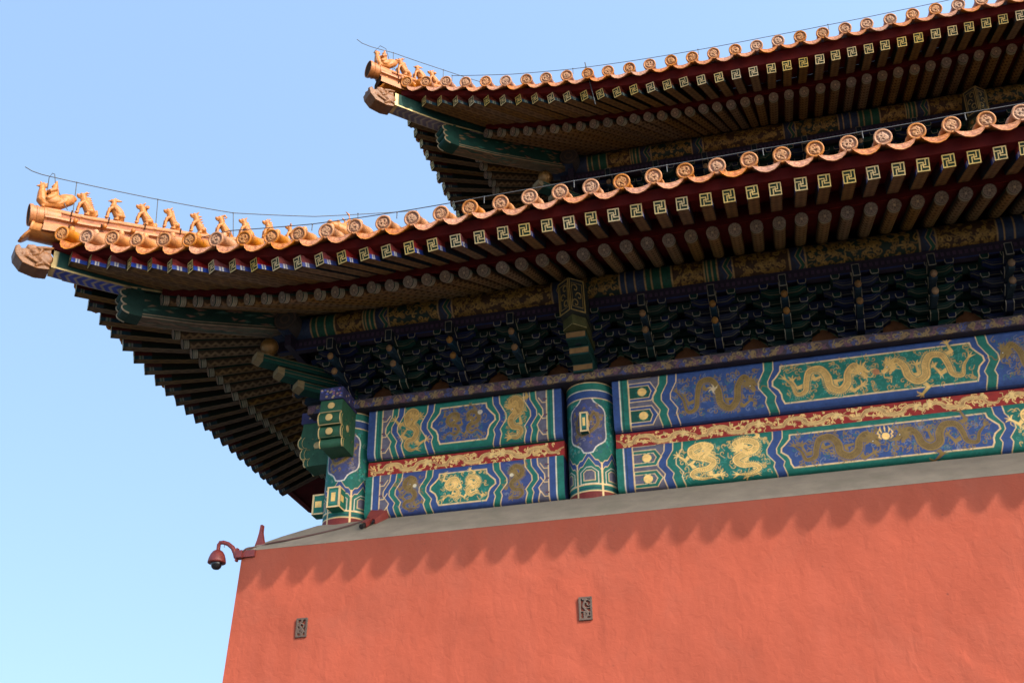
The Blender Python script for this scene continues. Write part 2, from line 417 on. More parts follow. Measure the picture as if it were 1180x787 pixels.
def dragon(cv, ctrl, w, col, gold, bgc, mark):
    """ctrl runs head -> tail"""
    B = catmull(ctrl, 14)
    n = len(B)
    t = np.linspace(0, 1, n)
    W = w * np.interp(t, [0, 0.06, 0.2, 0.45, 0.75, 1], [0.75, 0.8, 1.0, 1.05, 0.7, 0.22])
    T = np.gradient(B, axis=0); T /= np.maximum(np.linalg.norm(T, axis=1), 1e-9)[:, None]
    Nn = np.stack([-T[:, 1], T[:, 0]], 1)
    # legs
    for q, sd in ((0.24, 1), (0.33, -1), (0.62, 1), (0.72, -1)):
        i = int(q * n); p = B[i]; nv = Nn[i] * sd; tv = T[i]
        k = p + nv * w * 1.25 + tv * w * 0.5; e = k + nv * w * 0.55 - tv * w * 1.15
        cv.stroke([p, k, e], [w * 0.95, w * 0.62, w * 0.42], bgc, 0)
        cv.stroke([p, k, e], [w * 0.75, w * 0.46, w * 0.28], col, gold)
        base = math.atan2(*(e - k)[::-1])
        for a in (-1.15, -0.45, 0.25, 0.95):
            c1 = e + w * 0.6 * np.array([math.cos(base + a), math.sin(base + a)])
            c2 = c1 + w * 0.25 * np.array([math.cos(base + a * 1.7), math.sin(base + a * 1.7)])
            cv.stroke([e, c1, c2], [w * 0.24, w * 0.17, w * 0.05], col, gold)
        for a in (2.3, 2.8):   # flame tufts at the joints
            c1 = k + w * 0.75 * np.array([math.cos(base + a), math.sin(base + a)])
            cv.stroke([k, c1], [w * 0.2, w * 0.04], col, gold)
    # dorsal fins
    for i in range(5, n - 3, 2):
        for sd in (1,):
            p = B[i] + Nn[i] * sd * W[i] * 0.45
            cv.stroke([p, p + Nn[i] * sd * W[i] * 0.38 + T[i] * W[i] * 0.3], [W[i] * 0.26, W[i] * 0.03], col, gold)
    cv.stroke(B, W + w * 0.16, bgc, 0)
    cv.stroke(B, W, col, gold)
    # belly line and scale ticks
    cv.stroke(B[3:] - Nn[3:] * (W[3:, None] * 0.24), w * 0.06, mark, 0)
    for i in range(4, n - 2, 2):
        cv.stroke([B[i] - Nn[i] * W[i] * 0.16, B[i] + Nn[i] * W[i] * 0.1 + T[i] * W[i] * 0.16, B[i] + Nn[i] * W[i] * 0.36], w * 0.07, mark, 0)
    # tail tuft
    for a in (-0.6, 0, 0.6):
        d = math.atan2(T[-1][1], T[-1][0]) + a
        cv.stroke([B[-1], B[-1] + w * 0.9 * np.array([math.cos(d), math.sin(d)])], [w * 0.26, w * 0.04], col, gold)
    # head
    h = B[0]; f = -T[0]; u = Nn[0]
    ang = math.atan2(f[1], f[0])
    for a in (1.9, 2.3, 2.7, 3.2, 3.7, 4.1, 4.5):     # mane
        e = h + w * random.uniform(1.25, 1.75) * np.array([math.cos(ang + a), math.sin(ang + a)])
        cv.stroke([h, (h + e) / 2 + u * w * 0.12, e], [w * 0.34, w * 0.26, w * 0.03], col, gold)
    cv.dot(h[0], h[1], w * 0.72, col, gold)
    s1 = h + f * w * 1.05 + u * w * 0.28; s2 = h + f * w * 0.85 - u * w * 0.5
    cv.stroke([h + u * w * 0.2, s1, s1 + u * w * 0.3], [w * 0.85, w * 0.5, w * 0.25], col, gold)
    cv.stroke([h - u * w * 0.3, s2], [w * 0.5, w * 0.26], col, gold)
    cv.stroke([h + f * w * 0.35 - u * w * 0.12, h + f * w * 1.05 - u * w * 0.14], w * 0.14, mark, 0)
    e = h + f * w * 0.22 + u * w * 0.34
    cv.dot(e[0], e[1], w * 0.16, mark, 0)
    cv.dot(e[0], e[1], w * 0.07, (0.9, 0.85, 0.7), 0)
    for sd in (0.5, 0.9):                              # horns
        cv.stroke([h + u * w * 0.5, h - f * w * 0.5 + u * w * (0.7 + sd * 0.3), h - f * w * 1.1 + u * w * (0.6 + sd * 0.6)], [w * 0.22, w * 0.17, w * 0.05], col, gold)
    for sd in (1, -1):                                 # whiskers
        cv.stroke(catmull([s1, s1 + f * w * 0.6 + u * w * 0.5 * sd, s1 + f * w * 0.3 + u * w * 1.2 * sd, s1 + f * w * 0.8 + u * w * 1.6 * sd], 5), w * 0.12, col, gold)

RUN = [(.80, .22), (.66, .50), (.50, .18), (.44, -.32), (.26, -.60), (.06, -.38), (.02, .14), (-.12, .54), (-.36, .48), (-.46, .02), (-.52, -.46), (-.72, -.56), (-.80, -.10), (-.94, .25)]
COIL = [(.30, .30), (.62, .52), (.35, .80), (-.25, .70), (-.55, .30), (-.20, -.02), (.40, -.08), (.66, -.42), (.25, -.72), (-.35, -.55), (-.80, -.78)]
RISE = [(.18, .50), (.42, .72), (.02, .86), (-.42, .66), (-.36, .34), (.12, .16), (.46, -.08), (.22, -.38), (-.30, -.44), (-.48, -.66), (-.10, -.86), (.42, -.84)]
def run_dragon(cx, cy, hw, hh, face, amp=0.62, waves=1.35): return [(cx + face * hw * x, cy + hh * y * amp / .62) for x, y in RUN]
def coil_dragon(cx, cy, hw, hh, face): return [(cx + face * hw * x, cy + hh * y) for x, y in COIL]
def rise_dragon(cx, cy, hw, hh, face): return [(cx + face * hw * x, cy + hh * y) for x, y in RISE]

PROF_V = [0, .2, .3, .5, .62, .85, 1.0]
PROF_D = [-.07, -.03, -.055, .045, .04, -.06, -.07]
def panel_poly(xc, half, y0, y1):
    H = y1 - y0
    pts = [(xc + half + np.interp(v, PROF_V, PROF_D) * 1.3, y0 + v * H) for v in np.linspace(0, 1, 9)]
    pts += [(xc - half - np.interp(v, PROF_V, PROF_D) * 1.3, y0 + v * H) for v in np.linspace(1, 0, 9)]
    return pts
def hexcell(cv, xa, xb, ya, yb, pt, inner, outer, dot):
    """horizontal cell with a pointed end at xb"""
    s = 1 if xb > xa else -1
    def hp(i):
        return [(xa, ya + i), (xb - s * (pt + i * 0.6), ya + i), (xb - s * i * 1.5, (ya + yb) / 2), (xb - s * (pt + i * 0.6), yb - i), (xa, yb - i)]
    cv.poly(hp(0), outer, 0, LINE, 0.014)
    cv.poly(hp(0.055), inner, 0, LINE, 0.012)
    if dot:
        cx = xa + s * 0.2; cy = (ya + yb) / 2
        cv.dot(cx, cy, 0.068, dot, 0.9)
        cv.dot(cx + 0.02, cy, 0.05, GOLD, 0.9)
        for a in range(8): cv.dot(cx + 0.085 * math.cos(a * 0.785), cy + 0.085 * math.sin(a * 0.785), 0.014, GREEN, 0)

def beam_canvas(xa, xb, xc, H, under, outer, res, bright, upper):
    """outer: True for the wide bay.  Blue/green swap between the upper and lower beam."""
    A, B = (BLUE, GREEN) if upper == outer else (GREEN, BLUE)
    if not outer: A, B = (GREEN, BLUE) if upper else (BLUE, GREEN)
    H = H + 0.11
    cv = Cv(xa, xb, -under + 0.10, H + 0.05, res, A)
    X, Y = cv.X, cv.Y
    V = np.clip(Y / H, 0, 1)
    D = np.abs(X - xc) - np.interp(V, PROF_V, PROF_D)
    S = np.abs(X - xc)
    half = (xb - xa) / 2
    if outer:
        p0, z1, z2, f1, z3, z4 = 1.45, 1.53, 1.67, 3.00, 3.14, 3.27
        c1 = half - 0.26
    else:
        p0, z1, z2, f1, z3, z4 = 0.47, 0.555, 0.665, 1.06, 1.16, 1.26
        c1 = half - 0.25
    fieldc = (GREEN if not upper else BLUE) if outer else (GREEN if upper else (0.05, 0.075, 0.22))
    panelc = (GREEN if upper else BLUE) if outer else (BLUE if upper else GREEN)
    zig1, zig2 = (BLUE, GREEN) if panelc == GREEN else (GREEN, BLUE)
    # bands from the middle outwards
    cv.fill(D - p0, zig1); cv.fill(D - z1, zig2); cv.fill(D - z2, fieldc); cv.fill(D - f1, zig1 if outer else zig2)
    cv.fill(D - z3, zig2 if outer else zig1); cv.fill(D - z4, MAUVE if outer else MAUVE)
    sl = S - c1
    stripes = [(0.0, LINE, 0.6), (0.018, GREEN if upper else BLUE, 0), (0.10, (0.02, 0.05, 0.05), 0), (0.112, GREEN if upper else BLUE, 0), (0.135, WHITE, 0.2), (0.155, BLUE if upper else GREEN, 0)]
    if not outer: stripes = [(0.0, LINE, 0.6), (0.018, GREEN, 0), (0.05, (0.02, 0.05, 0.05), 0), (0.06, GREEN, 0), (0.11, WHITE, 0.2), (0.13, BLUE, 0)] if upper else [(0.0, LINE, 0.6), (0.018, BLUE, 0), (0.12, WHITE, 0.2), (0.14, GREEN, 0)]
    for o, c, g in stripes: cv.fill(sl - o, c, g)
    # decorated fields
    gcol, gg = (GOLD, 0.9)
    dcol, dg = (DULL, 0.5)
    mid = (p0 + 0.0)
    panel_bright = bright == 'panel'
    y0, y1 = 0.10 * H, 0.90 * H
    # dragons in the flank fields
    for s in (1, -1):
        fx = xc + s * (z2 + f1) / 2; hw = (f1 - z2) / 2 - 0.02
        col, gd = (dcol, dg) if panel_bright else (gcol, gg)
        if outer and not panel_bright: col, gd = GOLD, 0.9
        if not outer and upper: col, gd = ((0.62, 0.36, 0.10), 0.8)
        clouds(cv, fx - hw, fx + hw, y0, y1, int(hw * 330), 0.034, [col, col, (0.16, 0.18, 0.26), (0.05, 0.14, 0.17)] if gd < .7 else [tuple(c * .7 for c in col), (0.04, 0.24, 0.18)], 0.0105, gd * 0.6)
        mk = tuple(c * 0.5 for c in col)
        if outer:
            if bright == 'panel':
                dragon(cv, run_dragon(fx, H / 2, hw, H * 0.50, -s, 0.68), 0.105, col, gd, fieldc, mk)
                cv.dot(fx + s * 0.05, H * 0.60, 0.035, (0.66, 0.50, 0.28), 0.5)
                for a in (0.4, 1.5, 2.5, 3.3, 4.6): cv.stroke([(fx + s * 0.05, H * 0.60), (fx + s * 0.05 + 0.05 * math.cos(a), H * 0.60 + 0.05 * math.sin(a)), (fx + s * 0.05 + 0.09 * math.cos(a + .3), H * 0.60 + 0.09 * math.sin(a + .3))], [0.03, 0.022, 0.004], (0.66, 0.50, 0.28), 0.5)
            else:
                dragon(cv, rise_dragon(fx + s * hw * 0.5, H / 2, hw * 0.54, H * 0.46, -s), 0.100, col, gd, fieldc, mk)
                dragon(cv, rise_dragon(fx - s * hw * 0.5, H / 2, hw * 0.54, H * 0.46, s), 0.100, col, gd, fieldc, mk)
        else:
            dragon(cv, rise_dragon(fx, H / 2, hw * 1.05, H * (0.49 if upper else 0.45), -s), 0.105 if upper else 0.080, col, gd, fieldc, mk)
            if not upper: cv.dot(fx - s * 0.08, H * 0.68, 0.03, (0.7, 0.6, 0.4), 0.5)
    # centre panel
    pp = panel_poly(xc, p0, 0.13 * H, 0.90 * H)
    cv.poly(pp, panelc, 0, LINE, 0.022)
    col, gd = (gcol, gg) if panel_bright else (dcol, dg)
    if panel_bright and outer: col = (0.74, 0.44, 0.13)
    hw = p0 - 0.10
    clouds(cv, xc - hw, xc + hw, 0.16 * H, 0.87 * H, int(hw * 250), 0.034, [col, col, (0.16, 0.18, 0.26), (0.05, 0.15, 0.17)] if not panel_bright else [tuple(c * .7 for c in col), (0.04, 0.24, 0.18)], 0.0105, gd * 0.6)
    mk = tuple(c * 0.5 for c in col)
    if outer:
        for s in (1, -1):
            dragon(cv, run_dragon(xc + s * hw * 0.53, H * 0.52, hw * 0.47, H * 0.42, -s, 0.62), 0.112, col, gd, panelc, mk)
        if not panel_bright:
            cv.dot(xc - 0.03, H * 0.63, 0.056, GOLD, 0.9)
            for a in np.linspace(-0.5, 3.64, 7): cv.stroke([(xc - 0.03 + 0.075 * math.cos(a), H * 0.63 + 0.075 * math.sin(a)), (xc - 0.03 + 0.105 * math.cos(a), H * 0.63 + 0.09 * math.sin(a) + 0.035), (xc - 0.03 + 0.085 * math.cos(a), H * 0.63 + 0.09 * math.sin(a) + 0.085)], [0.012, 0.024, 0.004], GOLD, 0.9)
        else:
            cv.dot(xc, H * 0.55, 0.05, (0.5, 0.2, 0.08), 0.5)
    elif panel_bright:
        for s in (1, -1):
            dragon(cv, coil_dragon(xc + s * hw * 0.47, H * 0.51, hw * 0.42, H * 0.30, -s), 0.062, col, gd, panelc, mk)
    else:
        for s in (1, -1):
            dragon(cv, coil_dragon(xc + s * hw * 0.47, H * 0.51, hw * 0.42, H * 0.30, -s), 0.064, col, gd, panelc, mk)
        cv.dot(xc + 0.28, H * 0.72, 0.04, (0.6, 0.5, 0.35), 0.5)
    # cells beside the columns
    for s in (1, -1):
        if outer:
            xa_ = xc + s * c1; xb_ = xc + s * (z4 - 0.02)
            o, i = (BLUE, DGREEN) if upper else (GREEN, MAUVE)
            n = 2
            for k in range(-1, n + 1):
                ya = (k - 0.02) * H * 0.50 + 0.02; hexcell(cv, xa_, xb_, ya + 0.01, ya + H * 0.40, 0.09, i, o, GOLD)
        else:
            xa_ = xc + s * c1
            for k in range(3):
                yb = H * (0.08 + k * 0.34)
                cv.stroke([(xa_, yb), (xa_ - s * 0.06, yb), (xa_ - s * 0.12, yb + 0.09)], 0.014, LINE, 0.6)
                cv.stroke([(xa_, yb + 0.06), (xa_ - s * 0.035, yb + 0.06)], 0.03, (0.12, 0.05, 0.08), 0)
    for d, w in ((z1, 0.014), (z2, 0.016), (f1, 0.016), (z3, 0.014), (z4, 0.016)): cv.line(D - d, w, LINE, 0.6)
    cv.fill(-Y - 0.05, (0.02, 0.04, 0.14) if A == BLUE else (0.01, 0.10, 0.07))
    cv.mottle(0.05, 0.03)
    return cv

def beam_profile(H, rb, rt, under):
    """arc-length -> (outward, z, n_out, n_z) sampled; s=0 at the tangent point of the bottom edge"""
    def f(s):
        s = np.asarray(s, float)
        o = np.zeros_like(s); z = np.clip(s, 0, H) + 0.0
        no = np.ones_like(s); nz = np.zeros_like(s)
        L = rb * math.pi / 2
        a = np.clip(-s / rb, 0, math.pi / 2)            # round the bottom edge
        m = s < 0
        o = np.where(m, -(rb - rb * np.cos(a)), o); z = np.where(m, -rb * np.sin(a), z)
        no = np.where(m, np.cos(a), no); nz = np.where(m, -np.sin(a), nz)
        ex = np.clip(-s - L, 0, None); o = o - ex
        a = np.clip((s - H) / rt, 0, math.pi / 2); m = s > H
        o = np.where(m, -(rt - rt * np.cos(a)), o); z = np.where(m, H + rt * np.sin(a), z)
        no = np.where(m, np.cos(a), no); nz = np.where(m, np.sin(a), nz)
        return o, z, no, nz
    return f

def beam(name, cv, H, Yf, zb, rb, rt, parent, depth=0.55, relief=0.005):
    """zb: lowest z of the beam"""
    f = beam_profile(H, rb, rt, 0)
    o, z, no, nz = f(cv.Y - 0.10)
    hgt = cv.C[..., 3] * relief
    o = o + no * hgt; z = z + nz * hgt
    P = np.stack([cv.X, Yf - o, zb + rb + z], -1)
    pm = PM(); pm.grid(P, cv.C)
    m = MB(); x0, x1 = cv.xs[0], cv.xs[-1]
    m.box(((x0 + x1) / 2, Yf + depth / 2 + 0.05, zb + (H + rb + rt) / 2), ((x1 - x0) / 2 - 0.003, depth / 2, (H + rb + rt) / 2 - 0.02))
    pm.mb(m, NAVY)
    return pm.build(name, M_PAINT, parent)

# ================================================================== the place
X0, Y0 = -6.87, 16.30          # axis of the corner column
COL2, COL3 = -2.85, 5.83       # axes of the next columns
XR = 9.5

g = MB(); g.add([(-600, -600, 0), (600, -600, 0), (600, 600, 0), (-600, 600, 0)], [(0, 1, 2, 3)])
ground = g.build('ground', M_GROUND); ground['kind'] = 'structure'

hall = empty('palace_hall', (X0, Y0, 0))
tag(hall, 'red walled palace hall with double yellow tiled eaves and painted beams', 'palace building')

# ---------------- masonry wall with battered faces
def wallpt(o, z, u): return (X0 + u, Y0 - o, z)
OW, ZW, BAT = 1.15, 7.53, 0.030
def build_wall():
    m = MB()
    ob = OW + BAT * ZW
    # front face as a fine sheet with slight hand-made unevenness, side face plain
    nx, nz = 150, 60
    us = np.linspace(0, 1, nx); zs = np.linspace(0, 1, nz)
    vs = []
    for j in range(nz):
        z = ZW * zs[j]
        o = OW + BAT * (ZW - z)
        for i in range(nx):
            u = -o + us[i] * (20 + o)
            edge = 0 if i == 0 or j == nz - 1 else 1
            vs.append(wallpt(o + edge * 0.004 * (math.sin(u * 2.1 + z * 1.3) + math.sin(u * 0.9 - z * 2.3 + 1)), z, u))
    m.add(vs, [(j * nx + i, j * nx + i + 1, (j + 1) * nx + i + 1, (j + 1) * nx + i) for j in range(nz - 1) for i in range(nx - 1)], 0, True)
    # left side and top
    p = [(X0 - ob, Y0 - ob, 0), (X0 - ob, Y0 + 14, 0), (X0 - OW, Y0 + 14, ZW), (X0 - OW, Y0 - OW, ZW)]
    m.add(p, [(0, 1, 2, 3)], 0)
    return m.build('masonry_wall', [M_WALL], hall)
wall = build_wall()
cp = MB()
def coping_ring(o, z): return [(X0 + 20, Y0 - o, z), (X0 - o, Y0 - o, z), (X0 - o, Y0 + 14, z)]
prof = [(OW + 0.004, ZW), (OW - 0.03, ZW + 0.045), (OW - 0.42, ZW + 0.345), (0.33, 8.155), (0.0, 8.155)]
rings = [coping_ring(o, z) for o, z in prof]
for a, b in zip(rings[:-1], rings[1:]):
    cp.add([a[0], a[1], b[1], b[0]], [(0, 1, 2, 3)]); cp.add([a[1], a[2], b[2], b[1]], [(0, 1, 2, 3)])
cp.build('sloping_coping', M_COPING, wall)
def vent(xc, zc, w, h, seed):
    random.seed(seed)
    o = OW + BAT * (ZW - zc); Yf = Y0 - o
    pm = PM()
    cv = Cv(-w / 2, w / 2, -h / 2, h / 2, 0.006, (0.012, 0.010, 0.010))
    for k in range(5):
        curl(cv, random.uniform(-w * .33, w * .33), random.uniform(-h * .4, h * .4), 0.05, random.uniform(0, 6), (0.115, 0.072, 0.052), 0.020, 1.0, random.choice((-1, 1)))
    cv.stroke(catmull([(-w * .1, -h * .5), (w * .2, -h * .2), (-w * .2, h * .1), (w * .1, h * .5)], 8), 0.03, (0.115, 0.072, 0.052), 1.0)
    cv.stroke([(-w / 2, -h / 2), (w / 2, -h / 2), (w / 2, h / 2), (-w / 2, h / 2)], 0.034, (0.115, 0.072, 0.052), 1.0, True)
    dep = cv.C[..., 3].copy(); cv.C[..., 3] = 0
    pm.grid(np.stack([xc + cv.X, Yf + 0.015 - dep * 0.04, zc + cv.Y], -1), cv.C)
    m = MB()
    for sx in (-1, 1): m.box((xc + sx * (w / 2 + 0.006), Yf + 0.02, zc), (0.007, 0.047, h / 2 + 0.012))
    for sz in (-1, 1): m.box((xc, Yf + 0.02, zc + sz * (h / 2 + 0.006)), (w / 2, 0.046, 0.007))
    pm.mb(m, (0.10, 0.064, 0.048))
    pm.build('carved_vent', M_DUSTY, wall)
vent(-6.94, 6.28, 0.14, 0.25, 3)
vent(-2.835, 6.215, 0.155, 0.29, 5)

# ---------------- columns
def column(xc, front, beam_tail):
    r = 0.376
    cv = Cv(-1.9 * r, 1.9 * r, 7.60, 10.06, 0.008, (0.20, 0.028, 0.022))
    X, Y = cv.X, cv.Y
    cv.fill(Y - 8.235, GREEN)
    for z, w, c in ((8.24, 0.02, LINE), (8.285, 0.016, (0.01, 0.05, 0.09)), (8.34, 0.016, LINE)): cv.line(Y - z, w, c, 0.5 if c == LINE else 0)
    # arched cells with a zigzag crown
    per = r * 1.05
    xm = np.abs(((X + per / 2) % per) - per / 2)
    top = 8.88 - np.interp(xm / (per / 2), [0, .15, .5, .75, 1], [0, .04, .14, .15, .22])
    cv.fill(np.minimum(Y - 8.36, top - Y), BLUE)
    cv.line(top - Y, 0.016, LINE, 0.6); cv.fill(np.minimum(Y - 8.36, top - 0.10 - Y), GREEN); cv.line(np.where(Y > 8.36, top - 0.10 - Y, 9), 0.014, LINE, 0.6)
    xi = per / 2 - 0.05
    inn = np.minimum(np.minimum(Y - 8.38, 8.60 - np.clip(xm - 0.04, 0, 1) * 0.8 - Y), 0.115 - xm)
    cv.fill(inn + 0.03, WHITE); cv.fill(inn + 0.016, GREEN); cv.fill(inn - 0.02, LINE, .5); cv.fill(inn - 0.034, MAUVE)
    cv.line(np.where(Y < 8.7, xm - per / 2, 9), 0.03, LINE, 0.5)
    cv.fill(0.0 - np.abs(Y - 8.35) + 0.006, LINE, 0.5)
    # upper field of small clouds
    cv.fill(np.minimum(Y - 8.92, 9.80 - Y) - 0 * X, (0.01, 0.17, 0.13)) if False else None
    clouds(cv, -0.7, 0.7, 8.86, 9.78, 260, 0.022, [(0.03, 0.30, 0.24), (0.02, 0.11, 0.16), (0.16, 0.26, 0.20)], 0.010, 0.1)
    # medallion
    pts = []
    for t in np.linspace(0, 2 * math.pi, 40, endpoint=False):
        rr = 1 + 0.05 * math.cos(6 * t)
        x = 0.305 * math.copysign(abs(math.sin(t)) ** .8, math.sin(t)) * rr; y = 9.33 + 0.41 * math.copysign(abs(math.cos(t)) ** .85, math.cos(t)) * rr + (0.05 if abs(math.sin(t)) < 0.25 and math.cos(t) > 0 else 0) - (0.05 if abs(math.sin(t)) < 0.25 and math.cos(t) < 0 else 0)
        pts.append((x, y))
    cv.poly(pts, (0.075, 0.08, 0.17), 0, (0.72, 0.66, 0.55), 0.020)
    clouds(cv, -0.22, 0.22, 9.02, 9.66, 60, 0.028, [DULL, (0.05, 0.08, 0.30), (0.25, 0.22, 0.25)], 0.012, 0.3)
    dragon(cv, [(0.04, 9.42), (0.12, 9.52), (0.17, 9.36), (0.06, 9.22), (-0.1, 9.16), (-0.18, 9.28), (-0.14, 9.46), (-0.05, 9.6)], 0.05, OLIVE if beam_tail else DULL, 0.6, (0.085, 0.10, 0.22), (0.06, 0.04, 0.03))
    for z, w, c, g_ in ((9.845, 0.13, BLUE, 0), (9.775, 0.016, LINE, .5), (9.915, 0.018, WHITE, .3), (9.985, 0.12, GREEN, 0), (10.05, 0.02, LINE, .4)): cv.line(Y - z, w, c, g_)
    cv.mottle(0.06, 0.02)
    th = X / r
    rr = r + cv.C[..., 3] * 0.004
    rot = 0.0 if front else -0.0
    P = np.stack([xc + rr * np.sin(th), Y0 - rr * np.cos(th), Y], -1)
    pm = PM(); pm.grid(P, cv.C)
    m = MB(); m.lathe([(0.001, 7.55), (r - 0.006, 7.55), (r - 0.006, 10.05), (0.001, 10.05)], 40, 0, Matrix.Translation((xc, Y0, 0)))
    pm.mb(m, (0.20, 0.028, 0.022))
    return pm.build('column', M_PAINT, hall)
column_corner = column(X0, True, True)
column_mid = column(COL2, True, False)
column_far = column(COL3, True, False)

# carved beam ends that pass through the corner column
def carved_head(side):
    """fist shaped end of the architrave, local: x across, y out, z up"""
    w = 0.185
    zt, zb = 10.05, 9.26
    prof = [(0.0, zt), (0.62, zt), (0.66, 9.80)]
    for k, (zc, rr) in enumerate(((9.69, 0.105), (9.48, 0.105), (9.32, 0.085))):
        base = 0.66 - k * 0.055
        for a in np.linspace(1.15, -1.15, 7): prof.append((base - 0.02 + rr * 0.75 * math.cos(a) - 0.02, zc + rr * math.sin(a)))
    prof += [(0.42, zb), (0.0, zb)]
    pm = PM(); m = MB()
    def fm(x, y, d): return (d, -x, y)
    m.prism(prof, fm, -w, w)
    pm.mb(m, (0.028, 0.10, 0.052))
    # gilt edging along both silhouettes and roundels on the front
    for s in (-1, 1):
        t = MB(); t.tube([(s * w, -x, z) for x, z in prof[2:-2]], 0.011, 5)
        pm.mb(t, (0.60, 0.42, 0.17), 0.6)
        t = MB(); t.ell((s * w, -0.36, 9.62), (0.012, 0.06, 0.06)); pm.mb(t, (0.52, 0.36, 0.15), 0.6)
        for k in range(24):
            t = MB(); t.ell((s * w, -random.uniform(.1, .52), random.uniform(9.36, 9.98)), (.004, .022, .010), Matrix.Rotation(random.uniform(0, 3), 3, 'X'), 6, 4); pm.mb(t, random.choice([(0.05, 0.16, 0.08), (0.012, 0.06, 0.035), (0.16, 0.14, 0.05)]), 0)
        t = MB(); t.tube([(s * (w + 0.002), -x + 0.07, z) for x, z in prof[3:-3]], 0.006, 4)
        pm.mb(t, (0.50, 0.36, 0.14), 0.5)
    for zc, yb in ((9.92, 0.64), (9.69, 0.70), (9.47, 0.655)):
        t = MB(); t.ell((0, -yb, zc), (0.062, 0.02, 0.062)); pm.mb(t, (0.70, 0.46, 0.17), 0.7)
    for zz, yb in ((9.80, 0.662), (9.585, 0.66), (9.40, 0.60)):
        t = MB(); t.box((0, -yb, zz), (w, 0.010, 0.006)); pm.mb(t, (0.45, 0.32, 0.14), 0.5)
    # blue flower cap on top
    t = MB(); t.box((0, -0.32, 10.13), (w + 0.012, 0.345, 0.10)); pm.mb(t, (0.04, 0.04, 0.12))
    for k in range(26):
        t = MB(); a = random.uniform(-0.17, 0.17); b = random.uniform(10.05, 10.21)
        t.ell((a, -0.664, b), (0.022, 0.006, 0.018), nu=7, nv=5); pm.mb(t, random.choice([(0.45, 0.33, 0.16), (0.25, 0.10, 0.16), (0.10, 0.12, 0.40)]), 0.2)
        t = MB(); t.ell((random.choice((-1, 1)) * 0.196, random.uniform(-0.6, -0.1), b), (0.006, 0.022, 0.018), nu=7, nv=5); pm.mb(t, random.choice([(0.45, 0.33, 0.16), (0.25, 0.10, 0.16), (0.10, 0.12, 0.40)]), 0.2)
    return pm.mesh('carved_beam_end', M_PAINT)
hm = carved_head(0)
inst('carved_beam_end', hm, Matrix.Translation((X0, Y0 - 0.28, 0)), column_corner)
inst('carved_beam_end', hm, Matrix.Translation((X0 - 0.17, Y0, 0)) @ Matrix.Rotation(R(-90), 4, 'Z'), column_corner)
def tenon(w, h, l, c1, c2):
    pm = PM(); m = MB(); m.box((0, -l / 2, 0), (w, l / 2, h)); pm.mb(m, c1)
    for s in (-1, 1):
        m = MB(); m.box((s * (w - 0.012), -l - 0.003, 0), (0.012, 0.005, h)); pm.mb(m, LINE, .6)
        m = MB(); m.box((0, -l - 0.003, s * (h - 0.012)), (w - 0.025, 0.005, 0.012)); pm.mb(m, LINE, .6)
    m = MB(); m.box((0, -l - 0.003, 0), (w * 0.33, 0.006, h * 0.42)); pm.mb(m, GOLD, .8)
    m = MB(); m.box((0, -l - 0.001, 0), (w * 0.62, 0.004, h * 0.66)); pm.mb(m, c2)
    for s in (-1, 1):
        for (yc, zc, hy, hz) in ((-l + .012, 0, .012, h), (-l / 2, h - .012, l / 2 - .03, .012), (-l / 2, -h + .012, l / 2 - .03, .012)):
            m = MB(); m.box((s * (w + .001), yc, zc), (.004, hy, hz)); pm.mb(m, LINE, .6)
        m = MB(); m.box((s * (w + .001), -l + .10, 0), (.003, .055, h * .30)); pm.mb(m, GOLD, .8)
    return pm.mesh('beam_tenon', M_PAINT)
tm = tenon(0.105, 0.172, 0.22, (0.012, 0.16, 0.11), (0.05, 0.22, 0.17))
inst('beam_tenon', tm, Matrix.Translation((X0 - 0.0, Y0 - 0.36, 8.50)), column_corner)
inst('beam_tenon', tm, Matrix.Translation((X0 - 0.33, Y0 - .02, 8.60)) @ Matrix.Rotation(R(-90), 4, 'Z'), column_corner)
tm2 = tenon(0.062, 0.165, 0.12, (0.01, 0.10, 0.08), (0.03, 0.20, 0.15))
inst('beam_tenon', tm2, Matrix.Translation((COL2 - 0.03, Y0 - 0.36, 9.33)), column_mid)

# ---------------- painted beams
RES = 0.008
e = 0.405
random.seed(11)
for (xa, xb, outer) in ((X0 + e, COL2 - e, False), (COL2 + e, COL3 - e, True), (COL3 + e, COL3 + 8.68 - e, True)):
    xc = (xa + xb) / 2
    RES = 0.008 if xa < 5 else 0.015
    H = 0.70
    cv = beam_canvas(xa, xb, xc, H, 0.42, outer, RES, 'panel' if outer else 'field', True)
    beam('painted_beam', cv, H, 16.0, 9.19, 0.13, 0.05, hall)
    H = 0.56
    cv = beam_canvas(xa, xb, xc, H, 0.36, outer, RES, 'field' if outer else 'panel', False)
    beam('painted_beam', cv, H, 16.02, 8.205, 0.11, 0.05, hall)
    # red board with running gilt dragons between them
    h = 0.235
    cv = Cv(xa, xb, 0, h, RES * 0.85, RED)
    n = max(2, round((xb - xa) / 1.05)); L = (xb - xa) / n
    clouds(cv, xa + 0.05, xb - 0.05, 0.02, h - 0.02, int(L * n * 36), 0.026, [(0.86, 0.54, 0.18)], 0.016, 0.8)
    for k in range(n):
        cx = xa + (k + 0.5) * L
        s = 1 if k >= n / 2 else -1
        dragon(cv, run_dragon(cx, h * 0.5, L * 0.54, h * 0.42, -s), 0.058, (0.84, 0.56, 0.20), 0.85, RED, (0.30, 0.10, 0.04))
    pm = PM()
    pm.grid(np.stack([cv.X, 16.10 - cv.C[..., 3] * 0.006, 8.94 + cv.Y], -1), cv.C)
    m = MB(); m.box((xc, 16.22, 9.06), ((xb - xa) / 2, 0.10, 0.14)); pm.mb(m, RED)
    pm.build('dragon_board', M_PAINT, hall)

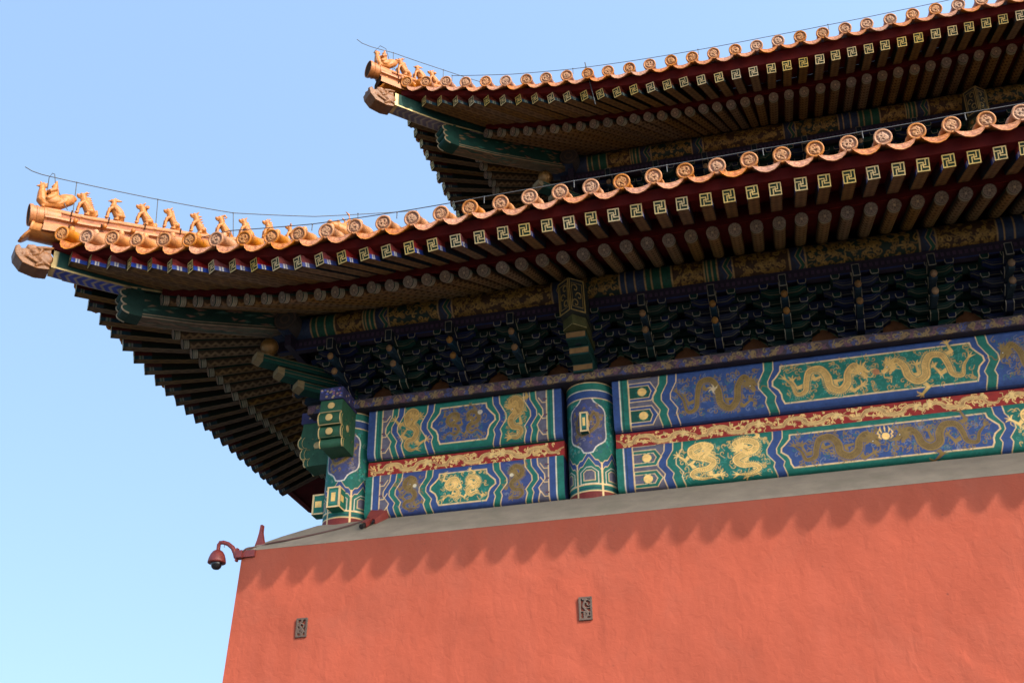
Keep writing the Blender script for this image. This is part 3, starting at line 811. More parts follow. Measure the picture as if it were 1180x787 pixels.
# flat plate under the bracket sets
def flat_plate():
    xa, xb = X0 - 0.62, COL3 + 6.0
    cv = Cv(xa, xb, -0.06, 0.15, 0.010, (0.062, 0.042, 0.052))
    random.seed(21)
    x = xa
    k = 0
    while x < xb:
        c = [(0.25, 0.155, 0.065), (0.14, 0.065, 0.085), (0.055, 0.065, 0.17)][k % 3]
        for t in range(4):
            curl(cv, x + random.uniform(-.05, .05), 0.05 + random.uniform(-.06, .06), 0.035, random.uniform(0, 6), random.choice([c, c, (0.26, 0.18, 0.075)]), 0.017, 0.25, random.choice((-1, 1)))
        cv.dot(x, 0.05, 0.024, c, 0.3)
        x += 0.105; k += 1
    cv.fill(-0.035 - cv.Y, (0.035, 0.03, 0.06))
    pm = PM()
    s = cv.Y
    yy = np.where(s < 0, 15.84 - s * 1.0, 15.84); zz = np.where(s < 0, 10.065, 10.065 + s)
    pm.grid(np.stack([cv.X, yy, zz], -1), cv.C)
    m = MB(); m.box(((xa + xb) / 2, 16.25, 10.14), ((xb - xa) / 2 - 0.005, 0.40, 0.072)); m.box((X0 - 0.02, Y0 + 5, 10.14), (0.44, 5, 0.0725)); pm.mb(m, (0.035, 0.028, 0.04))
    pm.build('carved_plate', M_PAINT, hall)
flat_plate()

# ---------------- bracket sets
ZB = 10.215                     # top of the plate
LV = [10.40, 10.555, 10.71, 10.865]
DIM = 1.0
def arm_mesh(a, col, bcol):
    h, t = 0.115, 0.05
    prof = [(-a, h), (-a, h * 0.55)]
    for k in range(5):
        q = k / 4; prof.append((-a + 0.03 + q * 0.12, h * 0.55 - h * 0.55 * math.sin(q * math.pi / 2)))
    prof += [(-x, z) for x, z in prof[::-1]]
    pm = PM(); m = MB(); m.prism(prof, lambda x, y, d: (x, d, y), -t, t); pm.mb(m, col)
    edge = (0.10, 0.085, 0.05)
    def ribbon(pts, w, y, c):
        mm = MB()
        for (x1, z1), (x2, z2) in zip(pts[:-1], pts[1:]):
            dx, dz = x2 - x1, z2 - z1; l = math.hypot(dx, dz) or 1
            nx_, nz_ = -dz / l * w, dx / l * w
            mm.add([(x1, y, z1), (x2, y, z2), (x2 + nx_, y, z2 + nz_), (x1 + nx_, y, z1 + nz_)], [(0, 1, 2, 3)])
        pm.mb(mm, c, 0.3)
    ribbon(prof[1:-1], 0.016, -t - 0.003, edge)
    ribbon([(x, z + 0.045) for x, z in prof[2:-2]], 0.006, -t - 0.003, edge)
    # bearing blocks: tapered, outlined
    for bx in (-a + 0.045, a - 0.045, 0):
        w1, w2, zb, zt = 0.048, 0.066, h + 0.002, h + 0.085
        zm = h + 0.04
        for (za, wa, zc, wc) in ((zb, w1, zm, w2), (zm + 0.0005, w2, zt, w2)):
            m = MB(); m.hexa([(bx + sx * wa, sy * (wa + 0.012), za) for sx, sy in ((-1, -1), (1, -1), (1, 1), (-1, 1))] + [(bx + sx * wc, sy * (wc + 0.012), zc) for sx, sy in ((-1, -1), (1, -1), (1, 1), (-1, 1))])
            pm.mb(m, bcol)
        yf = -(w2 + 0.016)
        ribbon([(bx - w2, zt), (bx - w2, zm), (bx - w1, zb), (bx + w1, zb), (bx + w2, zm), (bx + w2, zt)], 0.013, yf, (0.29, 0.25, 0.18))
    return pm.mesh('cross_arm', M_DUSTY)
def center_mesh(col, bcol):
    """stepped projecting arms along the middle of a set"""
    pm = PM()
    for z, ln, drop in ((LV[0], 0.42, 0), (LV[1], 0.62, 0), (LV[2], 0.86, 0), (LV[3], 1.02, 0)):
        m = MB(); m.prism([(0.3, z + .115), (-ln, z + .115), (-ln, z + .06), (-ln + .14, z), (0.3, z)], lambda x, y, d: (d, x, y), -0.055, 0.055); pm.mb(m, col)
        for s in (-1, 1):
            t = MB(); t.tube([(s * 0.056, -ln + .14, z + 0.004), (s * 0.056, -ln, z + .06), (s * 0.056, -ln, z + .115)], 0.007, 4); pm.mb(t, (0.26, 0.22, 0.15), .3)
    # bottom block
    m = MB(); m.hexa([(sx * .12, sy * .12, ZB) for sx, sy in ((-1, -1), (1, -1), (1, 1), (-1, 1))] + [(sx * .165, sy * .165, ZB + .08) for sx, sy in ((-1, -1), (1, -1), (1, 1), (-1, 1))]); m.box((0, 0, ZB + .125), (.165, .165, .0445)); pm.mb(m, bcol)
    for pts in ([(-.165, -.169, ZB + .165), (-.165, -.169, ZB + .08), (-.12, -.124, ZB), (.12, -.124, ZB), (.165, -.169, ZB + .08), (.165, -.169, ZB + .165)],):
        t = MB(); t.tube(pts, 0.008, 4); pm.mb(t, (0.22, 0.19, 0.13), .3)
    # framed head of the topmost arm
    z = LV[3] + 0.06
    m = MB(); m.box((0, -1.09, z), (0.05, 0.08, 0.095)); pm.mb(m, (0.006, 0.012, 0.02))
    t = MB(); t.tube([(-.05, -1.172, z - .095), (.05, -1.172, z - .095), (.05, -1.172, z + .095), (-.05, -1.172, z + .095), (-.05, -1.172, z - .095)], 0.010, 4); pm.mb(t, (0.17, 0.15, 0.11), .3)
    return pm.mesh('projecting_arm', M_DUSTY)
def nose_mesh():
    pm = PM()
    for z, y in ((LV[1] + 0.0, -0.86), (LV[2] + 0.02, -1.06)):
        m = MB(); m.prism([(0.45, 0.08), (0.0, 0.05), (-0.05, -0.02), (-0.01, -0.075), (0.45, -0.02)], lambda a, b, d: (d, y + a, z + b), -0.042, 0.042); pm.mb(m, (0.01, 0.03, 0.05))
        m = MB(); m.ell((0, y - 0.045, z - 0.005), (0.052, 0.04, 0.06)); pm.poly(m.v, m.f, (0.18, 0.09, 0.03), 0.4, True)
    return pm.mesh('beaked_nose', M_DUSTY)
ARMS = {}
for key, (c, bcol) in {'b': ((0.009, 0.016, 0.055), (0.006, 0.032, 0.028)), 'g': ((0.005, 0.034, 0.027), (0.008, 0.016, 0.055))}.items():
    ARMS[key] = (arm_mesh(0.33, c, bcol), arm_mesh(0.47, c, bcol), center_mesh(tuple(q * .6 for q in c), bcol))
NOSE = nose_mesh()
def bracket_set(X, Y, dz, key, rot=0.0, full=True):
    o = empty('bracket_set', (0, 0, 0), hall)
    o.matrix_parent_inverse = Matrix.Translation((-X0, -Y0, 0))
    B = Matrix.Translation((X, Y, dz)) @ Matrix.Rotation(rot, 4, 'Z')
    sh, lg, ce = ARMS[key]
    inst('projecting_arm', ce, B, o)
    inst('beaked_nose', NOSE, B, o)
    for me, y, z in ((sh, -0.02, LV[0]), (lg, -0.02, LV[1]), (sh, -0.28, LV[1]), (lg, -0.28, LV[2]), (sh, -0.54, LV[2]), (lg, -0.54, LV[3]), (sh, -0.80, LV[3] + 0.01)):
        inst('cross_arm', me, B @ Matrix.Translation((0, y, z)), o)
    return o
DZU, S4 = 5.735, 4.1
XU0, YU0 = X0 + S4, Y0 + S4
front_x = [X0 + 1.005 * k for k in range(0, 4)] + [COL2 + 1.06 * k for k in range(0, 13)]
for i, x in enumerate(front_x): bracket_set(x, Y0, 0, 'bg'[i % 2])
for i in range(0, 5): bracket_set(X0, Y0 + 1.005 * i, 0, 'gb'[i % 2], R(-90))
UCOL = [XU0, XU0 + 4.02]
ux = [XU0 + 1.005 * k for k in range(0, 4)] + [XU0 + 4.02 + 1.06 * k for k in range(0, 5)]
for i, x in enumerate(ux): bracket_set(x, YU0, DZU, 'bg'[i % 2])
for i in range(0, 3): bracket_set(XU0, YU0 + 1.005 * i, DZU, 'gb'[i % 2], R(-90))

# head of the main transverse beam above a column: a pointed prow with gilt panels
def prow_mesh():
    pm = PM()
    w, y0, yf, yt = 0.20, -0.55, -1.28, -1.46
    z0, z1 = 10.80, 11.34
    plan = [(-w, y0), (-w, yf), (0.0, yt), (w, yf), (w, y0)]
    m = MB(); m.prism(plan, lambda x, y, d: (x, y + (0.10 if d == z0 and y < -1 else 0), d), z0, z1); pm.mb(m, (0.03, 0.035, 0.03))
    m = MB(); m.prism([(x * 0.9, y + 0.05) for x, y in plan], lambda x, y, d: (x, y + 0.16, d), z0 - 0.18, z0 - 0.003); pm.mb(m, (0.07, 0.07, 0.025))
    g_ = (0.34, 0.23, 0.07)
    for sx in (-1, 1):
        A = Vector((sx * w, yf, 0)); B_ = Vector((0, yt, 0)); nrm = Vector((sx * (yf - yt), -w, 0)).normalized() * 0.006
        def q(a, z):
            p = A.lerp(B_, a); k = (z1 - z) / (z1 - z0)
            return (p.x + nrm.x, p.y + 0.10 * k + nrm.y, z)
        m = MB()
        for loop, rr in (([(0.04, z0 + .02), (0.96, z0 + .02), (0.96, z1 - .02), (0.04, z1 - .02), (0.04, z0 + .02)], 0.012), ([(0.16, z0 + .08), (0.84, z0 + .08), (0.84, z1 - .08), (0.16, z1 - .08), (0.16, z0 + .08)], 0.006)):
            m.tube([q(a, z) for a, z in loop], rr, 4)
        for k in range(3):
            zc = z0 + 0.14 + k * 0.12; c = 0.5 + 0.12 * (-1) ** k
            m.tube([q(c + 0.22 * math.cos(t) * (1 - t / 8), zc + 0.07 * math.sin(t) * (1 - t / 8)) for t in np.linspace(0, 5.5, 12)], 0.009, 4)
        pm.mb(m, g_, 0.7)
        m = MB(); m.tube([(sx * w * .9, yf + .22, z0 - .17), (0, yt + .22, z0 - .17)], 0.010, 4); pm.mb(m, (0.5, 0.38, 0.16), .5)
    # stacked supporting arms with tan ends
    for k, (yy, zz) in enumerate(((-1.02, 10.56), (-0.80, 10.40), (-0.52, 10.25))):
        m = MB(); m.box((0, yy / 2, zz), (0.155, -yy / 2, 0.072)); pm.mb(m, (0.01, 0.05, 0.045))
        m = MB(); m.box((0, yy - 0.004, zz), (0.15, 0.006, 0.045)); pm.mb(m, (0.24, 0.13, 0.05), .2)
    return pm.mesh('beam_prow', M_DUSTY)
PROW = prow_mesh()
for x, y, dz in ((COL2, Y0, 0), (COL3, Y0, 0), (XU0 + 4.02 + 3.30, YU0, DZU)):
    inst('beam_prow', PROW, Matrix.Translation((x, y, dz)), hall)

# boards behind the brackets (red ground, green arched edging), tie beams and the dark soffit above
def bracket_backing(X0_, Y0_, dz, ua, ub, xs):
    cv = Cv(X0_ + ua, X0_ + ub, 10.215 + dz, 11.05 + dz, 0.014, (0.15, 0.052, 0.014))
    for x in xs:
        c = x + 0.515
        a = np.abs(cv.X - c); top = 10.70 + dz - np.interp(a, [0, .10, .28, .42], [0, .05, .25, .45])
        d = cv.Y - top
        cv.fill(np.where(a < 0.52, d, -1), (0.008, 0.05, 0.035)); cv.line(np.where(a < 0.5, d, 9), 0.016, (0.10, 0.22, 0.12), .2); cv.line(np.where(a < 0.5, d - 0.05, 9), 0.012, (0.10, 0.16, 0.10), .2)
        cv.stroke([(c, 10.26 + dz), (c, 10.42 + dz)], [0.12, 0.02], (0.30, 0.12, 0.03), .3)
    pm = PM(); pm.grid(np.stack([cv.X, np.full_like(cv.X, Y0_ + 0.06), cv.Y], -1), cv.C)
    pm.build('flame_board', M_DUSTY, hall)
    m = MB()
    for o, z, c in ((0.28, LV[3] + 0.055, 0), (0.54, LV[3] + 0.20, 1), (-0.02, LV[3] + .06, 1)):
        m.box((X0_ + (ua + ub) / 2, Y0_ - o, z + dz), ((ub - ua) / 2, 0.045, 0.06), c)
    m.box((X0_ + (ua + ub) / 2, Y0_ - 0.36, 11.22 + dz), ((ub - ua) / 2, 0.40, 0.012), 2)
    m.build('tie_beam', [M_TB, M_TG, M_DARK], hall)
M_TB = mat('tie_blue', (0.008, 0.016, 0.05), rough=0.8); M_TG = mat('tie_green', (0.005, 0.028, 0.022), rough=0.8)
bracket_backing(X0, Y0, 0, 0.0, 19.0, front_x)
bracket_backing(XU0, YU0, DZU, 0.0, 11.0, ux)

# solid body of the hall behind the timber front
b = MB()
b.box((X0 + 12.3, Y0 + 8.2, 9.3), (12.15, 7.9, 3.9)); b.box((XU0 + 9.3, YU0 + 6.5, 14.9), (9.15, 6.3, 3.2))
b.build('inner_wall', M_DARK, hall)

# eave purlins (painted) and the rail below them
def purlin(X0_, Y0_, dz, ua, ub, colx, side):
    r = 0.205; oc, zc = 0.80, 11.47 + dz
    cv = Cv(ua, ub, -1.2 * r, 1.9 * r, 0.010, BLUE)
    random.seed(5)
    L = 1.9; u = ua
    X, Y = cv.X, cv.Y
    k = 0
    segs = []
    u = -0.45
    pat = [('s', 0.42), ('d', 0.5), ('s', .2), ('z', .24), ('d', 0.85), ('z', 0.24), ('d', 1.65), ('z', .24), ('d', .85), ('s', .4)] if not side else [('d', 1.2), ('s', .4), ('d', 1.0)]
    while u < ub:
        kind, w = pat[k % len(pat)]
        d = np.minimum(X - u, u + w - X)
        if kind == 's':
            cv.fill(d, BLUE if k % 2 else GREEN)
            for q in (0.12, 0.3): cv.line(X - u - q * w / .5, 0.02, LINE, .5)
        elif kind == 'z':
            cv.fill(d, (0.05, 0.06, 0.14))
            for j, c in ((0.0, BLUE), (0.07, GREEN), (0.14, BLUE)):
                zz = np.abs(((Y + 0.4) % 0.3) - 0.15) * 0.5
                cv.line(X - u - j - 0.05 - zz, 0.055, c); cv.line(X - u - j - 0.085 - zz, 0.012, LINE, .5)
        else:
            cv.fill(d, BROWN if k % 4 else (0.02, 0.06, 0.05))
            clouds(cv, u + .03, u + w - .03, -0.2, 0.36, int(w * 120), 0.035, [OLIVE, OLIVE, DULL, (0.45, 0.29, 0.08)], 0.02, 0.6)
        cv.line(X - u, 0.022, LINE, .5)
        u += w; k += 1
    cv.mottle(0.10, 0.03)
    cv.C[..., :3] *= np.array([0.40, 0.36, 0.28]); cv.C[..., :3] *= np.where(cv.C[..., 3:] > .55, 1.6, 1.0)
    a = Y / r     # angle from straight out, downwards
    o = oc + r * np.cos(a); z = zc - r * np.sin(a)
    P = np.stack([X0_ + X, Y0_ - o, z], -1) if not side else np.stack([X0_ - o, Y0_ + X, z], -1)
    pm = PM(); pm.grid(P, cv.C)
    m = MB()
    ax = Matrix.Rotation(R(90), 4, 'Y') if not side else Matrix.Rotation(R(-90), 4, 'X')
    T = Matrix.Translation((X0_, Y0_ - oc, zc)) if not side else Matrix.Translation((X0_ - oc, Y0_, zc))
    m.lathe([(0.001, ua - .02), (r - 0.006, ua - .02), (r - 0.006, ub), (0.001, ub)], 28, 0, T @ ax); pm.mb(m, (0.05, 0.04, 0.035))
    m = MB(); m.lathe([(r * .8, ua - .024), (r * .9, ua - .024)], 28, 0, T @ ax); m.lathe([(r * .3, ua - .024), (r * .45, ua - .024)], 28, 0, T @ ax); pm.mb(m, (0.09, 0.06, 0.04), .2)
    # rail under the purlin
    m = MB()
    if not side: m.box((X0_ + (ua + ub) / 2, Y0_ - oc, zc - r - 0.10), ((ub - ua) / 2 - .15, 0.055, 0.105))
    else: m.box((X0_ - oc, Y0_ + (ua + ub) / 2, zc - r - 0.10), (0.055, (ub - ua) / 2 - .15, 0.1045))
    pm.mb(m, (0.025, 0.018, 0.035))
    if not side:
        m = MB(); x = ua + 0.3; q = 0
        while x < ub - .2:
            m.box((X0_ + x, Y0_ - oc - 0.058, zc - r - 0.09), (0.022, 0.006, 0.03)); x += 0.085
        pm.mb(m, (0.06, 0.035, 0.07))
        m = MB(); m.box((X0_ + (ua + ub) / 2, Y0_ - oc - 0.058, zc - r - 0.19), ((ub - ua) / 2 - .2, 0.005, 0.009)); pm.mb(m, (0.015, 0.03, 0.12))
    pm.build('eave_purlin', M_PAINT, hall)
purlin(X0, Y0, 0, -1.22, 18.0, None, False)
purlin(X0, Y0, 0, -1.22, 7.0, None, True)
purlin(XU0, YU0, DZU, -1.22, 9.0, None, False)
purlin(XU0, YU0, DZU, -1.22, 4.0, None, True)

# ------------------------------------------------------------------ rafters
def round_rafter_mesh(L):
    r = 0.092
    cv = Cv(-L, 0, 0, 2 * math.pi * r, 0.013, (0.13, 0.012, 0.010))
    X, Y = cv.X, cv.Y
    a = Y / r       # 0 = top
    low = (np.abs(a - math.pi) - 1.95)
    cv.fill(-low * r, (0.008, 0.05, 0.035))
    und = r * (1.55 - np.abs(a - math.pi))
    cv.fill(np.minimum(und, -X - 0.10), (0.055, 0.031, 0.011))
    per = 0.155
    q = ((-X - 0.1) % per) / per
    z1 = np.abs(q - 0.5) * 2
    d1 = (z1 - 0.5) * 0.16 - (Y / (2 * math.pi * r) - 0.5) * 0.6 * (2 * math.pi * r) * 0.28
    g1 = np.minimum(und, -X - 0.12)
    cv.fill(np.minimum(g1, 0.024 - np.abs(np.abs(Y - math.pi * r) - 0.035 - 0.055 * z1)), (0.19, 0.115, 0.04), .4)
    cv.fill(np.minimum(g1, 0.022 - np.abs(np.abs(Y - math.pi * r) - 0.02 + 0.03 * z1)), (0.165, 0.10, 0.036), .4)
    for x in (0.028, 0.058, 0.088): cv.fill(np.minimum(0.008 - np.abs(-X - x), und + .03), (0.42, 0.37, 0.26), .2)
    P = np.stack([X, r * np.sin(a), r * np.cos(a)], -1)
    pm = PM(); pm.grid(P, cv.C)
    # painted end: rings and a long-life style fret
    e = Cv(-r, r, -r, r, 0.007, (0.115, 0.082, 0.066))
    D = np.hypot(e.X, e.Y)
    for k in range(6):
        t = k * math.pi / 3
        e.stroke([(0.02 * math.cos(t), 0.02 * math.sin(t)), (0.055 * math.cos(t), 0.055 * math.sin(t)), (0.055 * math.cos(t + .7), 0.055 * math.sin(t + .7))], 0.012, (0.27, 0.19, 0.12), .3)
    e.line(D - 0.076, 0.012, (0.30, 0.22, 0.14), .3); e.fill(0.016 - D, (0.42, 0.30, 0.17), .3)
    nr, na = 9, 28
    rr = np.linspace(0.0005, r, nr); aa = np.linspace(0, 2 * math.pi, na + 1)
    RR, AA = np.meshgrid(rr, aa, indexing='ij')
    ex, ey = RR * np.sin(AA), RR * np.cos(AA)
    pm.grid(np.stack([np.full_like(ex, 0.0), ex, ey], -1), e.sample(ex, ey), False)
    return pm.mesh('eave_rafter', M_DUSTY)

def square_rafter_mesh(L, shaded=False):
    w, h = 0.080, 0.088
    pm = PM()
    cv = Cv(-L, 0, -w, w, 0.012, (0.055, 0.035, 0.012))          # under side
    X, Y = cv.X, cv.Y
    per = 0.15
    q = ((-X) % per) / per
    cv.fill(np.minimum(w - 0.012 - np.abs(Y), -X - 0.03), (0.10, 0.062, 0.028), .2)
    cv.fill(np.minimum(0.020 - np.abs(np.abs(Y) - 0.025 - 0.035 * np.abs(q - .5) * 2), -X - 0.05), (0.155, 0.098, 0.036), .3)
    cv.fill(np.minimum(0.012 - np.abs((q - 0.5) * per), w - .02 - np.abs(Y)), (0.15, 0.09, 0.03), .3)
    pm.grid(np.stack([X, Y, np.full_like(X, -h)], -1), cv.C, False)
    for s in (-1, 1):                                            # sides: red above, blue below with white bars
        cv = Cv(-L, 0, -h, h, 0.011, (0.24, 0.016, 0.016))
        X, Y = cv.X, cv.Y
        cv.fill(-Y - 0.02, (0.03, 0.075, 0.40))
        for x in (0.075, 0.115): cv.fill(np.minimum(0.011 - np.abs(-X - x), -Y - 0.018), (0.80, 0.78, 0.68))
        cv.fill(-X - 0.24, (0.035, 0.012, 0.016)); cv.fill(np.minimum(-X - 0.24, -Y - 0.02), (0.008, 0.022, 0.035))  # away from the tips the eave's shade is put into the colour
        if shaded: cv.C[..., :3] = np.where((cv.C[..., :1] > .5), cv.C[..., :3] * 0.22, cv.C[..., :3] * np.array([0.30, 0.50, 0.13]))  # darker copy of the same paint, shade put into its colours
        pm.grid(np.stack([X, np.full_like(X, s * w), Y], -1), cv.C, False)
    m = MB(); m.add([(-L, -w, h), (0, -w, h), (0, w, h), (-L, w, h)], [(0, 1, 2, 3)]); pm.mb(m, (0.2, 0.02, 0.02))
    m = MB(); m.add([(0, -w, -h), (0, w, -h), (0, w, h), (0, -w, h)], [(0, 1, 2, 3)]); pm.mb(m, (0.012, 0.030, 0.014))
    # gilt fret on the end
    g_ = (0.66, 0.46, 0.16)
    U, Vv = 2 * w / 11.0, 2 * h / 11.0
    cells = set()
    for k in range(-5, 6): cells |= {(k, 5), (k, -5), (5, k), (-5, k)}
    def rot(c): return (-c[1], c[0])
    arm = [(0, 0), (0, 1), (0, 2), (-1, 2), (-2, 2), (-3, 2), (-4, 2)]
    cur = arm
    for k in range(4):
        cells |= set(cur); cur = [rot(c) for c in cur]
    m = MB()
    for (i, j) in cells:
        y0, z0 = i * U, j * Vv
        m.add([(0.004, y0 - U / 2, z0 - Vv / 2), (0.004, y0 + U / 2, z0 - Vv / 2), (0.004, y0 + U / 2, z0 + Vv / 2), (0.004, y0 - U / 2, z0 + Vv / 2)], [(0, 1, 2, 3)])
    pm.mb(m, g_, .6)
    return pm.mesh('flying_rafter', M_DUSTY)

# ------------------------------------------------------------------ glazed tiles
def cap_mesh(seed):
    random.seed(seed)
    r = 0.120
    base = (0.385, 0.138, 0.022)
    cv = Cv(-r, r, -r, r, 0.006, base)
    D = np.hypot(cv.X, cv.Y)
    hgt = np.zeros_like(D)
    rel = Cv(-r, r, -r, r, 0.006, (0, 0, 0), 0)
    pts = catmull([(0.03, 0.05), (-0.02, 0.058), (-0.045, 0.02), (-0.005, 0.0), (0.045, 0.01), (0.05, -0.035), (0.0, -0.05), (-0.05, -0.04)], 5)
    pts = pts + RNG.normal(size=pts.shape) * 0.003
    for q in range(9):
        a = random.uniform(0, 6.28); r0 = random.uniform(0.01, 0.05); b_ = a + random.uniform(.4, 1.0); r1 = random.uniform(.03, .075)
        rel.stroke([(r0 * math.cos(a), r0 * math.sin(a)), ((r0 + r1) / 2 * math.cos((a + b_) / 2 + .2), (r0 + r1) / 2 * math.sin((a + b_) / 2 + .2)), (r1 * math.cos(b_), r1 * math.sin(b_))], [0.014, 0.018, 0.006], (1, 1, 1), 1)
    rot = random.uniform(-0.5, 0.5); c, s = math.cos(rot), math.sin(rot)
    fl = random.choice((-1, 1))
    pts = [(fl * (c * x - s * y), s * x + c * y) for x, y in pts]
    rel.stroke(pts, list(np.linspace(0.018, 0.010, len(pts))), (1, 1, 1), 1)
    for k in range(7):
        a = random.uniform(0, 6.28); q = random.uniform(0.03, 0.07)
        rel.stroke([(q * math.cos(a), q * math.sin(a)), (q * math.cos(a + .5), q * math.sin(a + .5)), ((q + .012) * math.cos(a + .7), (q + .012) * math.sin(a + .7))], 0.012, (1, 1, 1), 1)
    k = rel.C[..., 3]
    rim = np.clip((D - 0.086) / 0.008, 0, 1)
    hgt = np.maximum(rim * 0.014, k * 0.011 * (D < 0.085))
    cv.C[..., :3] = np.where(((rim < .5) & (k < .5))[..., None], np.array([0.25, 0.08, 0.022]), np.array(base))
    cv.C[..., :3] = np.where(((k > .5) & (rim < .5))[..., None], np.array([0.42, 0.20, 0.08]), cv.C[..., :3])
    cv.C[..., 3] = 0
    nr, na = 15, 36
    rr = np.concatenate([np.linspace(0.0005, 0.084, 10), [0.088, 0.094, 0.104, 0.114, 0.12]]); aa = np.linspace(0, 2 * math.pi, na + 1)
    RR, AA = np.meshgrid(rr, aa, indexing='ij')
    ex, ey = RR * np.sin(AA), RR * np.cos(AA)
    i = np.clip(((ex + r) / 0.006).round().astype(int), 0, cv.nx - 1); j = np.clip(((ey + r) / 0.006).round().astype(int), 0, cv.ny - 1)
    hh = hgt[j, i]; hh[-1] -= 0.010
    pm = PM()
    pm.grid(np.stack([hh - 0.16 * ey, ex, ey], -1), cv.C[j, i])
    # rim side, tube behind it
    P = []
    for x, q in ((0.004, 0.120), (-0.035, 0.119), (-0.04, 0.102), (-0.40, 0.106), (-0.405, 0.114), (-0.45, 0.114)):
        P.append([(x - (0.16 * q * math.cos(t) if x > -.1 else 0), q * math.sin(t), q * math.cos(t)) for t in aa])
    P = np.array(P); C = np.empty((*P.shape[:2], 4)); C[:] = (*base, 0)
    pm.grid(P, C)
    # glazed nail cap
    m = MB(); m.lathe([(0.045, 0.0), (0.044, 0.03), (0.034, 0.055), (0.018, 0.068), (0.001, 0.072)], 14, 0, Matrix.Translation((-0.23, 0, 0.10))); pm.poly(m.v, m.f, (0.46, 0.19, 0.05), 0, True)
    return pm.mesh('round_tile_cap', M_GLAZED)
def drip_mesh(per):
    """valley tile with its hanging tongue; local y across"""
    hw = per / 2 - 0.028
    base = (0.385, 0.138, 0.022)
    pm = PM()
    ny, nz = 31, 9
    y = np.linspace(-hw, hw, ny)
    dish = -0.080 - 0.048 * (1 - (y / hw) ** 2)
    t = np.abs(y / hw)
    hang = 0.020 + 0.098 * (1 - t ** 3.0) - 0.007 * np.abs(np.cos(t * 3.1 * math.pi)) * (t < .95) + 0.009 * np.exp(-(t / 0.12) ** 2)
    rel = Cv(-hw, hw, 0, 0.14, 0.006, (0, 0, 0), 0)
    random.seed(int(per * 1000))
    for s in (-1, 1):
        for k in range(4): curl(rel, s * (0.03 + 0.03 * k), 0.05 - 0.006 * k + random.uniform(-.01, .01), 0.02, random.uniform(0, 6), (1, 1, 1), 0.009, 1, s)
    for (x0, flip) in ((0.02, 1), (-0.004, -1)):
        P = np.zeros((nz, ny, 3)); C = np.zeros((nz, ny, 4)); C[..., :3] = base
        for j in range(nz):
            q = j / (nz - 1)
            z = dish - hang * q
            k = rel.sample(y, hang * q)[:, 3] if flip == 1 else np.zeros(ny)
            edge = (q < 0.12) | (q > 0.86)
            P[j, :, 0] = x0 + 1.08 * hang * q + flip * 0.004 + (k * 0.007 + (0.008 if edge else 0)) * (flip == 1)
            P[j, :, 1] = y; P[j, :, 2] = z
            if flip == 1 and not edge: C[j, :, :3] = np.where((k > .5)[:, None], np.array([0.48, 0.19, 0.07]), np.array([0.27, 0.085, 0.025]))
            C[j, :, 3] = 0
        pm.grid(P, C)
    bot = dish - hang
    rim = np.stack([np.stack([0.02 + 1.08 * hang + 0.012, y, bot], -1), np.stack([-0.004 + 1.08 * hang - 0.004, y, bot], -1)])
    C = np.zeros((2, ny, 4)); C[..., :3] = base; pm.grid(rim, C)
    # pan of the tile going back under the caps: upper and lower skin
    for dz in (0.0, -0.022):
        pan = np.stack([np.stack([np.full(ny, x), y, dish + dz], -1) for x in (0.03, -0.2, -0.45)])
        C = np.zeros((3, ny, 4)); C[..., :3] = base; pm.grid(pan, C)
    return pm.mesh('drip_tile', M_GLAZED)

# ------------------------------------------------------------------ a roof tier
def K(s): return [tuple(float(v) for v in p.split(':')) for p in s.replace(' ', '').split(',')]
LT = K('-3.9:12.03,-3.465:11.897,-3.056:11.79,-2.67:11.70,-2.245:11.60,-1.84:11.53,-1.42:11.47,-1.0:11.41,-.59:11.36,-.18:11.326,.24:11.296,.63:11.27,1.03:11.255,1.5:11.25,2.3:11.26,3.1:11.28,4.4:11.30,6.5:11.315,8.2:11.33,10:11.365,14:11.42')
LF = K('-3.6:11.64,-2.9:11.46,-2.3:11.335,-1.685:11.22,-1.385:11.16,-1.03:11.11,-.7:11.06,-.38:11.03,-.05:11.0,.27:10.975,.6:10.955,.92:10.947,1.56:10.935,2.2:10.932,3.2:10.935,4.5:10.955,5.7:10.967,7:10.975,10:10.992,14:11.01')
LR = K('-2.9:11.375,-2.522:11.312,-2.24:11.275,-1.95:11.222,-1.66:11.181,-1.374:11.148,-1.08:11.125,-.81:11.10,-.52:11.077,-.24:11.062,.05:11.045,.33:11.035,.9:11.026,1.47:11.03,2.06:11.043,2.65:11.055,3.5:11.075,4.1:11.09,4.7:11.10,6:11.112,10:11.127,14:11.14')
UT = K('-4.1:17.63,-3.817:17.565,-3.406:17.515,-3.03:17.455,-2.63:17.383,-2.26:17.32,-1.86:17.265,-1.48:17.21,-1.09:17.17,-.7:17.136,-.3:17.11,.1:17.095,.9:17.075,2.5:17.072,3.3:17.088,4.5:17.105,5.3:17.12,6.1:17.15,6.9:17.18,10:17.25,14:17.3')
UF = K('-3.9:17.32,-3.635:17.255,-3.24:17.185,-2.87:17.13,-2.54:17.08,-2.21:17.02,-1.88:16.97,-1.54:16.925,-1.2:16.89,-.87:16.852,-.53:16.817,-.23:16.79,.13:16.767,.44:16.75,.79:16.735,1.4:16.72,2.0:16.71,2.7:16.695,3.4:16.683,4.2:16.693,5.1:16.74,6:16.78,6.9:16.835,7.75:16.876,10:16.93')
UR = K('-3.0:17.11,-2.733:17.072,-2.47:17.035,-2.19:17.005,-1.9:16.977,-1.6:16.95,-1.3:16.928,-.76:16.90,-.16:16.884,.4:16.872,1:16.867,1.6:16.862,2.2:16.852,3:16.857,3.9:16.86,4.8:16.893,5.7:16.937,6.5:16.968,7.4:17.02,8:17.046,10:17.1')

